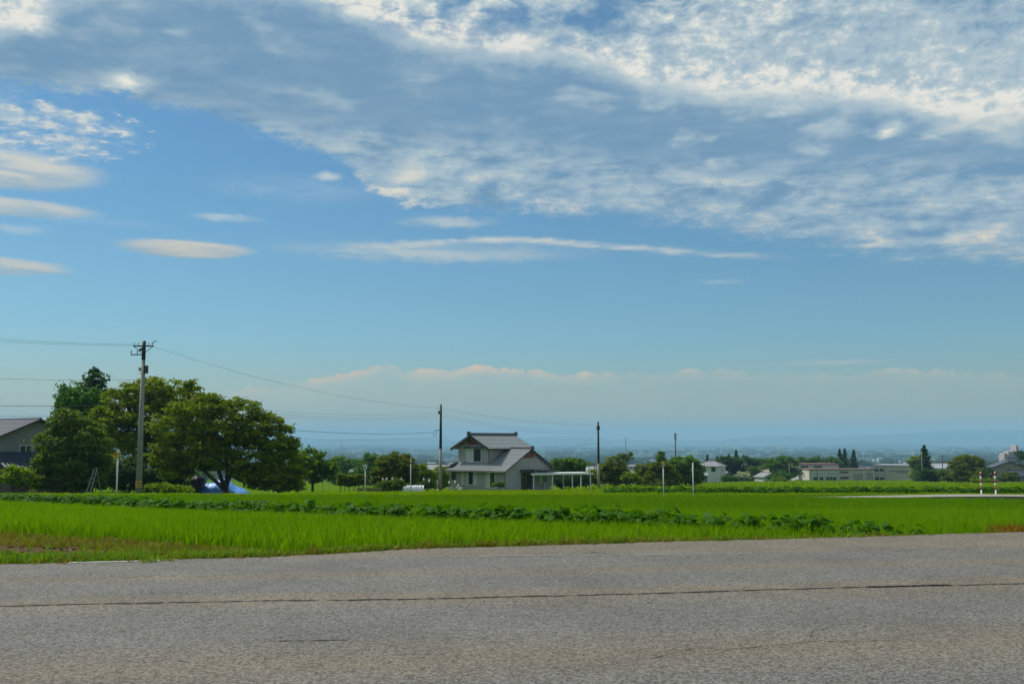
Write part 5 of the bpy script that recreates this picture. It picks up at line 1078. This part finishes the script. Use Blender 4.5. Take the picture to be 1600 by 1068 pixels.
def marker(px, Y, ytop, label, board=None, r=.045, bandm=None):
    g = ground_at(px, Y); h = at(px, ytop, Y).z - g.z; root = tag(empty('marker_post', g), label, 'marker post')
    if bandm is None:
        MB().tube([(0, 0, -.3), (0, 0, h)], r, 8).build('post', M['white'], root, True)
        MB().tube([(0, 0, h + .002), (0, 0, h + .06)], [r * 1.2, r * .7], 8).build('cap', M['white'], root)
    else:
        n_ = 5; zs = h * .42; MB().tube([(0, 0, -.3), (0, 0, zs)], [r * 1.25, r], 10).build('post', M['white'], root, True)
        for k in range(n_): a = zs + (h - zs) * k / n_; MB().tube([(0, 0, a + .002), (0, 0, zs + (h - zs) * (k + 1) / n_)], r * 1.12, 10).build('band', M['red' if k % 2 == 0 else 'white'], root, True)
        MB().tube([(0, 0, h + .002), (0, 0, h + .07)], [r * 1.1, r * .5], 10).build('cap', M['white'], root)
    if board:
        mk, w, hh = board; pl = [(-w * .5, h), (w * .5, h), (w * .5, h - hh * .55), (0, h - hh), (-w * .5, h - hh * .55)]
        MB().prism(pl, 'y', -.10, -.07).build('arrow_board', M[mk], root)
        MB().prism([(p[0] * .55, h - hh * .42 + (p[1] - (h - hh * .42)) * .55) for p in pl], 'y', -.106, -.1005).build('arrow_symbol', M['white' if mk != 'white' else 'steel'], root)
    return root
# left marker with a yellow diamond plate seen at a slant
mk = marker(182, 77, 707, 'white marker post with yellow sign left of the nearest utility pole', None, .07)
zt = zrel(mk, 711, 77); o = MB().box(-.24, .24, -.03, .0, -.24, .24).build('sign_plate', M['yellow'], mk); o.location = (-.10, -.10, zt); o.rotation_euler = (0, R(45), R(18))
MB().tube([(-.12, -.13, zt + .1), (-.12, -.2, zt + .1)], .09, 10).build('reflector', M['orange'], mk)
MB().tube([(0, 0, zt + .2), (0, 0, zt + .42)], [.12, .1], 8).build('top_cover', M['white'], mk)
marker(570.5, 97, 726, 'white marker post with white arrow board in front of the staked vines', ('white', .34, .62))
marker(641.5, 100, 715, 'white marker post with red arrow board left of the dark topped pole', ('red', .34, .62))
marker(1037, 63, 723, 'slim white marker post with faded orange board in the middle paddy', ('orange', .17, .36), .032)
mk = marker(1083.5, 63, 723, 'slim white marker post with small hook right of the orange one', None, .034)
MB().tube([(-.02, 0, 2.0), (-.1, 0, 1.98), (-.12, 0, 1.85)], .02, 6).build('hook', M['white'], mk)
marker(1534, 59.2, 738, 'left one of two red and white striped poles by the farm road', None, .044, True)
marker(1556.5, 59.0, 738, 'right one of two red and white striped poles by the farm road', None, .044, True)
# stepladder by the left tree
g = ground_at(148, 80); ld = tag(empty('stepladder', g, R(20)), 'tall aluminium tripod ladder standing under the left trees', 'ladder'); hl = at(150, 731, 80).z - g.z
for sx in (-1, 1): MB().tube([(sx * .16 - .55, -.35, -.05), (sx * .10, 0, hl)], .03, 6).build('rail', M['steel'], ld)
MB().tube([(.5, .7, -.05), (.05, .02, hl)], .03, 6).build('prop_leg', M['steel'], ld)
for k in range(1, 6): t = k / 6.2; MB().tube([(-.16 * (1 - t) - .10 * t - .55 * (1 - t), -.35 * (1 - t), hl * t), (.16 * (1 - t) + .10 * t - .55 * (1 - t), -.35 * (1 - t), hl * t)], .012, 6).build('rung', M['steel'], ld)
# tarpaulin over a heap behind the trunk
rt2 = np.random.default_rng(3); g = ground_at(343, 97); n1, n2 = 34, 20; V_ = []
for j in range(n2 + 1):
    for i in range(n1 + 1):
        u, v = i / n1 * 2 - 1, j / n2 * 2 - 1; prof = max(0, 1 - abs(u) ** 2.6) ** .6 * max(0, 1 - abs(v) ** 3) ** .5
        V_.append((u * 2.6 + rt2.normal(0, .02), v * 1.7 + rt2.normal(0, .02), (1.15 + .22 * math.sin(u * 4.1 + 1) + .14 * math.sin(u * 7.3 + v * 2)) * prof * (1 - .3 * (u > 0) * u) + .09 * abs(math.sin(u * 11 + v * 5)) * prof + .06 * math.sin(v * 17 + u * 6) * prof + rt2.normal(0, .02)))
F_ = np.array([(j * (n1 + 1) + i, j * (n1 + 1) + i + 1, (j + 1) * (n1 + 1) + i + 1, (j + 1) * (n1 + 1) + i) for j in range(n2) for i in range(n1)])
o = bpy.data.objects.new('tarpaulin', np_mesh('tarpaulin', np.array(V_), F_, M['tarp'], smooth=True)); COL.objects.link(o); o.location = g; tag(o, 'blue tarpaulin draped over a heap under the broad zelkova', 'tarpaulin')
g = ground_at(308, 95); o = MB().tube([(-.5, 0, .7), (-.3, 0, .8), (.3, 0, .85), (.5, 0, .75)], [.5, .95, 1.0, .7], 12).build('dark_opening_dome', M['wire'], None, True); o.location = g; tag(o, 'black dome standing in for the dark tunnel opening at the left end of the blue tarpaulin', 'dark opening')  # solid black dome put in for the dark opening of the tarpaulin
# garden by the pole: tunnel cloche, staked vines, planks, little white stakes
g = ground_at(645, 105); cl_ = tag(empty('tunnel_cloche', g, R(4)), 'long white polythene tunnel cloche left of the dark topped pole', 'cloche'); m_ = MB()
sec = [(math.cos(t) * .5, math.sin(t) * .75 + .15) for t in np.linspace(0, math.pi, 11)]; L2 = 1.15
for i in range(14):
    x0_, x1_ = -L2 + i * 2 * L2 / 14, -L2 + (i + 1) * 2 * L2 / 14; s0_, s1_ = 1 - .05 * (i % 2), 1 - .05 * ((i + 1) % 2)
    for a, b_ in zip(sec[:-1], sec[1:]): m_.face([(x0_, a[0] * s0_, a[1] * s0_), (x0_, b_[0] * s0_, b_[1] * s0_), (x1_, b_[0] * s1_, b_[1] * s1_), (x1_, a[0] * s1_, a[1] * s1_)])
for x in (-L2, L2): m_.face([(x, *p) for p in sec])
m_.build('cover', M['poly'], cl_)
for i in range(0, 15, 3): x = -L2 + i * 2 * L2 / 14; MB().tube([(x, p[0] * 1.03, p[1] * 1.03) for p in sec], .02, 5, False).build('hoop', M['white'], cl_)
for k, px in enumerate((531, 538, 545, 552, 559, 566)):
    lab = ('leftmost', 'second', 'third', 'fourth', 'fifth', 'rightmost')[k] + ' dark leafy vine on stakes in the vegetable garden row'
    r_ = tree('staked_vine', lab, px, 104, [(px, 746, 4.2, 5), (px + 1, 752, 4, 6)], 'olive', .13, .24, 40, 1.1, .03, .5, 70 + k, 'staked vines in the garden', 'plant', lower=.8)
    MB().tube([(.12, 0, -.2), (.12, 0, 1.75)], .025, 5).build('stake', M['plank'], r_)
g = ground_at(577, 101); bx_ = tag(empty('raised_bed', g, R(2)), 'raised garden bed edged with reddish boards beside the staked vines', 'garden bed')
for k in range(3): MB().box(-1.25, 1.25, -.03, .03, .02 + k * .17, .17 + k * .17).build('plank', M['plank'], bx_)
for x in (-1.2, 0, 1.2): MB().box(x - .04, x + .04, -.08, -.033, -.2, .62).build('stake', M['plank'], bx_)
MB().box(-1.22, 1.22, .04, 1.5, -.1, .42).build('bed_soil', M['soil'], bx_)
V1, F1, T1 = leaves(np.stack([rg.uniform(-1.1, 1.1, 40), rg.uniform(.2, 1.3, 40), np.full(40, .52)], 1), .16, .6, 24, .09, rg)
o = bpy.data.objects.new('vegetables', np_mesh('vegetables', V1, F1, M['lime'], tone=T1)); COL.objects.link(o); o.parent = bx_
soil = MB().face([(-4, 0, 0), (4, 0, 0), (4.4, 8, 0), (-4.4, 8, 0)]).build('garden_plot', M['soil'], None); g = ground_at(515, 103); soil.location = g + Vector((0, 0, .05)); soil.rotation_euler = (R(-1.9), 0, 0); tag(soil, kind='structure')
for k, (px, py) in enumerate(((598, 747), (604, 746.5), (613, 746), (627, 747), (662, 747), (670.5, 749), (676, 752), (702, 752), (711, 751), (504, 746), (716, 757))):
    Y = 112 - (k % 3) * 3; g = ground_at(px, Y); h = at(px, py, Y).z - g.z
    root = tag(empty('garden_stake', g), ['white capped stake above the vegetable patch, first from left', 'white capped stake above the vegetable patch, second from left', 'white capped stake at the left shoulder of the round shrub', 'white capped stake left of the red arrow marker post', 'white capped stake just right of the tunnel cloche', 'white capped stake before the small dark shrub', 'white capped stake close left of the dark topped pole', 'white capped stake at the left corner of the grey house', 'white capped stake before the left window of the grey house', 'white capped stake at the left end of the garden plot', 'low white capped stake by the air conditioner'][k], 'stake', 'white capped garden stakes')
    MB().tube([(0, 0, -.1), (0, 0, h)], .018, 5).build('rod', M['plank'], root); MB().tube([(0, 0, h - .28), (0, 0, h - .05), (0, 0, h + .05)], [.09, .09, .04], 8).build('bottle', M['white'], root, True)
marker(683.6, 109, 751, 'short red and white striped post at the foot of the dark topped pole', None, .07, True)
# farm road with concrete edge at right
m_ = MB(); q = []
for x in np.arange(18.5, 60, .75): q.append((x, path_line(x), gz(x, path_line(x))))
wid = 2.7; top = lambda p: p[2] + .06 + .30 * min(1, (p[0] - 18.5) / 8)
for a, b_ in zip(q[:-1], q[1:]):
    m_.k = 0; m_.face([(a[0], a[1] + .22, top(a)), (b_[0], b_[1] + .22, top(b_)), (b_[0] + .2, b_[1] + wid, top(b_)), (a[0] + .2, a[1] + wid, top(a))])
    m_.face([(a[0] + .2, a[1] + wid, top(a)), (b_[0] + .2, b_[1] + wid, top(b_)), (b_[0] + .2, b_[1] + wid + .1, top(b_) - .5), (a[0] + .2, a[1] + wid + .1, top(a) - .5)])
M['gravel'] = mat('pale_gravel', (0.30, 0.28, 0.24), (0.22, 0.2, 0.17), 6, .9, bump=.3)
fr = tag(m_.build('farm_road', M['gravel']), kind='structure')
M['dark_concrete'] = mat('dark_kerb_concrete', (0.15, 0.14, 0.115), (0.06, 0.06, 0.045), 1.6, .9, bump=.3)  # dark, unevenly mottled concrete over the whole kerb block
for i, (a, b_) in enumerate(zip(q[:-3:3], q[3::3])):
    m_ = MB(); e = .015; A0, B0 = Vector((a[0], a[1], top(a))), Vector((b_[0], b_[1], top(b_))); dv = (B0 - A0).normalized() * e; A0, B0 = A0 + dv, B0 - dv
    n_ = Vector((.0, .22, 0)); up_ = Vector((0, 0, .03)); dn = Vector((0, 0, -.55))
    m_.face([A0 + up_, B0 + up_, B0 + n_ + up_, A0 + n_ + up_]); m_.face([A0 + up_, B0 + up_, B0 + dn, A0 + dn]); m_.face([A0 + n_ + up_, B0 + n_ + up_, B0 + n_ + dn, A0 + n_ + dn]); m_.face([A0 + up_, A0 + n_ + up_, A0 + n_ + dn, A0 + dn]); m_.face([B0 + up_, B0 + n_ + up_, B0 + n_ + dn, B0 + dn])
    m_.build('kerb_block', M['dark_concrete'], fr)
g = Vector(gp(649, 855) + (0,)); g.y += .45; g.z = gz(g.x, g.y)
for k, (px, lab) in enumerate(((649, 'small broad-leaved weed on the near road edge, right one'), (543, 'small broad-leaved weed on the near road edge, left one'))):
    a = gp(px, 856 if k == 0 else 862); g = Vector((a[0], a[1] + .35, 0)); g.z = gz(g.x, g.y) + .02; r_ = tag(empty('weed_plant', g), lab, 'weed')
    for q_ in range(9): an = q_ * .7; share('leaf', LEAF[q_ % 6], r_, (.09 * math.cos(an), .09 * math.sin(an), .10 + .02 * (q_ % 3)), (rt.uniform(-.5, .1), 0, an - 1.57), .3)

# ------------------------------------------------------------------ far plain: town, woods, hills
rg = np.random.default_rng(77)
def gzv(y): return np.interp(y, _PX, _PZ)
n = 3000; Y = np.exp(rg.uniform(math.log(620), math.log(9500), n)); X = rg.uniform(-.62, .62, n) * Y
dens = np.sin(X / (Y * .05) + 3) + np.sin(Y / 400) + rg.normal(0, .8, n); k = dens > -0.3; X, Y = X[k], Y[k]; n = len(X)
W = rg.uniform(6, 15, n) * (1 + Y / 9000); D = rg.uniform(6, 14, n); Hh = rg.uniform(3.5, 7, n) * (1 + Y / 14000); tall = (rg.uniform(0, 1, n) < .05) & (Y > 2200); Hh[tall] *= 2.4; Rz = Hh * rg.uniform(.15, .4, n); Z = gzv(Y) - .5
bx = np.stack([np.stack(p, 1) for p in ((X - W / 2, Y, Z), (X + W / 2, Y, Z), (X + W / 2, Y + D, Z), (X - W / 2, Y + D, Z), (X - W / 2, Y, Z + Hh), (X + W / 2, Y, Z + Hh), (X + W / 2, Y + D, Z + Hh), (X - W / 2, Y + D, Z + Hh), (X - W / 2, Y + D / 2, Z + Hh + Rz), (X + W / 2, Y + D / 2, Z + Hh + Rz))], 1)
fw = np.array([(0, 1, 5, 4), (1, 2, 6, 5), (2, 3, 7, 6), (3, 0, 4, 7), (4, 5, 9, 8), (7, 8, 9, 6), (5, 6, 9, 9), (4, 8, 7, 7)])
M['town_wall'] = mat('town_wall', (0.62, 0.62, 0.60), (0.3, 0.3, 0.3), .02, .9)
mats_ = [M['town_wall'], M['render_dark'], M['tile_pale'], M['tile_dark'], M['tile_dark'], M['town_wall']]
V_, F_, MI = [], [], []; kk = rg.integers(0, 3, n); rr = rg.integers(2, 5, n)
for i in range(n):
    b0 = 10 * i; V_.append(bx[i]); wm = (0, 1, 5)[kk[i]]
    for j, f in enumerate(fw): F_.append(tuple(b0 + v for v in (f if f[2] != f[3] else f[:3]))); MI.append(wm if j < 4 or j > 5 else int(rr[i]))
me = bpy.data.meshes.new('distant_town'); me.from_pydata(np.concatenate(V_).tolist(), [], F_)
for mt in mats_: me.materials.append(mt)
me.polygons.foreach_set('material_index', MI); o = bpy.data.objects.new('distant_town', me); COL.objects.link(o); tag(o, 'hazy distant town spread over the plain', kind='stuff')
M['far_wood'] = foliage('far_woodland', (0.035, 0.06, 0.02), (0.015, 0.03, 0.012), .1, .01, .7, .1)
bm = bmesh.new(); bmesh.ops.create_icosphere(bm, subdivisions=2, radius=1.0); IV = np.array([v.co for v in bm.verts]); IF = np.array([[v.index for v in f.verts] for f in bm.faces]); bm.free()
def woods(name, label, n, y0, y1, r0, r1, ok=None, stretch=3.2):
    Y = np.exp(rg.uniform(math.log(y0), math.log(y1), n)); X = rg.uniform(-.62, .62, n) * Y
    k = (np.sin(X / (Y * .035)) + np.sin(Y / 260 + X / 300) + rg.normal(0, .7, n)) > .1
    if ok is not None: k &= ok(X, Y)
    X, Y = X[k], Y[k]; n = len(X); r = rg.uniform(r0, r1, n) * (1 + Y / 8000)
    sc = np.stack([r * rg.uniform(1, stretch * 1.4, n), r, r * rg.uniform(.7, 1.1, n)], 1)
    bump = 1 + rg.normal(0, .16, (n, len(IV), 1)); Vv = IV[None] * bump * sc[:, None] + np.stack([X, Y, gzv(Y) + sc[:, 2] * .55], 1)[:, None]
    Ff = IF[None] + (np.arange(n) * len(IV))[:, None, None]
    o = bpy.data.objects.new(name, np_mesh(name, Vv.reshape(-1, 3), Ff.reshape(-1, 3), M['far_wood'])); COL.objects.link(o); return tag(o, label, kind='stuff')
woods('distant_woods', 'hazy belts of trees across the far plain', 3400, 900, 10000, 4, 8)
# nearer wood line behind the buildings, as leafy masses
n = 150; Y = rg.uniform(480, 900, n); X = rg.uniform(-.55, .62, n) * Y; keep = (X / Y < .30) | (Y > 760); keep &= ~((X / Y > -.06) & (X / Y < .10)); X, Y = X[keep], Y[keep]
cs = []
for x, y in zip(X, Y):
    r = rg.uniform(2.5, 5.0); d = rg.normal(0, 1, (22, 3)); d /= np.linalg.norm(d, axis=1)[:, None]; d[:, 2] = np.abs(d[:, 2])
    cs.append(np.array([x, y, gzv(y) + 1]) + d * np.array([r * 1.5, r, r * 1.25]) * rg.uniform(.6, 1, (22, 1)))
V1, F1, T1 = leaves(np.concatenate(cs), 2.2, .6, 20, .9, rg)
o = bpy.data.objects.new('wood_line', np_mesh('wood_line', V1, F1, M['green'], tone=T1)); COL.objects.link(o); tag(o, 'hazy line of trees behind the far houses', kind='stuff')
def hills(name, prof, Yc, depth, seed):
    r_ = np.random.default_rng(seed); xs_ = np.arange(-350, 2051, 12.0); yv = np.interp(xs_, [p[0] for p in prof], [p[1] for p in prof]); nz_ = np.zeros_like(xs_)
    for o_ in range(5): nz_ += np.interp(xs_, np.arange(-400, 2100, 160 / 2 ** o_), r_.normal(0, 1, len(np.arange(-400, 2100, 160 / 2 ** o_)))) * 1.5 / 1.8 ** o_
    yv = yv + nz_; V_ = []; rows = [(-1, 0), (-.6, .35), (-.3, .72), (0, 1), (.4, .6), (1, 0)]
    for (dd, hh) in rows:
        for x, yy in zip(xs_, yv):
            c = at(x, yy, Yc); zb = float(gzv(Yc)) - 1; wob = 1 + .08 * math.sin(x * .05 + dd * 7) * (1 - hh); V_.append((c.x * (1 + dd * depth / Yc * .2), Yc + dd * depth * wob, zb + (c.z - zb) * hh))
    nn = len(xs_); F_ = np.array([(j * nn + i, j * nn + i + 1, (j + 1) * nn + i + 1, (j + 1) * nn + i) for j in range(len(rows) - 1) for i in range(nn - 1)])
    o = bpy.data.objects.new(name, np_mesh(name, np.array(V_), F_, M['far_wood'], smooth=True)); COL.objects.link(o); tag(o, kind='structure')
hills('hills', [(-350, 690), (400, 689), (560, 686), (680, 683), (760, 688), (850, 683), (905, 680), (960, 685), (1060, 687), (1130, 686), (1200, 680), (1290, 682), (1380, 677), (1470, 675), (1550, 673), (1620, 672), (2050, 668)], 17500, 1800, 1)
hills('hills', [(-350, 696), (800, 697), (1100, 696), (1240, 694.5), (1300, 695), (1420, 694.5), (1500, 698), (2050, 697)], 11500, 500, 2)
# ------------------------------------------------------------------ haze: still summer air over the whole plain
m_ = MB().box(-17500, 17500, -600, 23500, -83, 245); me = bpy.data.meshes.new('haze'); me.from_pydata(m_.v, [], m_.f)
bm = bmesh.new(); bm.from_mesh(me); bmesh.ops.recalc_face_normals(bm, faces=bm.faces); bm.to_mesh(me); bm.free()
hm_ = bpy.data.materials.new('haze_air'); hm_.use_nodes = True; nt = hm_.node_tree; nt.nodes.remove(nt.nodes['Principled BSDF'])
pv = nt.nodes.new('ShaderNodeVolumePrincipled'); pv.inputs['Color'].default_value = HAZE_COL; pv.inputs['Density'].default_value = HAZE_DEN; pv.inputs['Anisotropy'].default_value = 0.0
nt.links.new(pv.outputs[0], nt.nodes['Material Output'].inputs['Volume']); me.materials.append(hm_)
o = bpy.data.objects.new('haze', me); COL.objects.link(o); tag(o, kind='stuff')
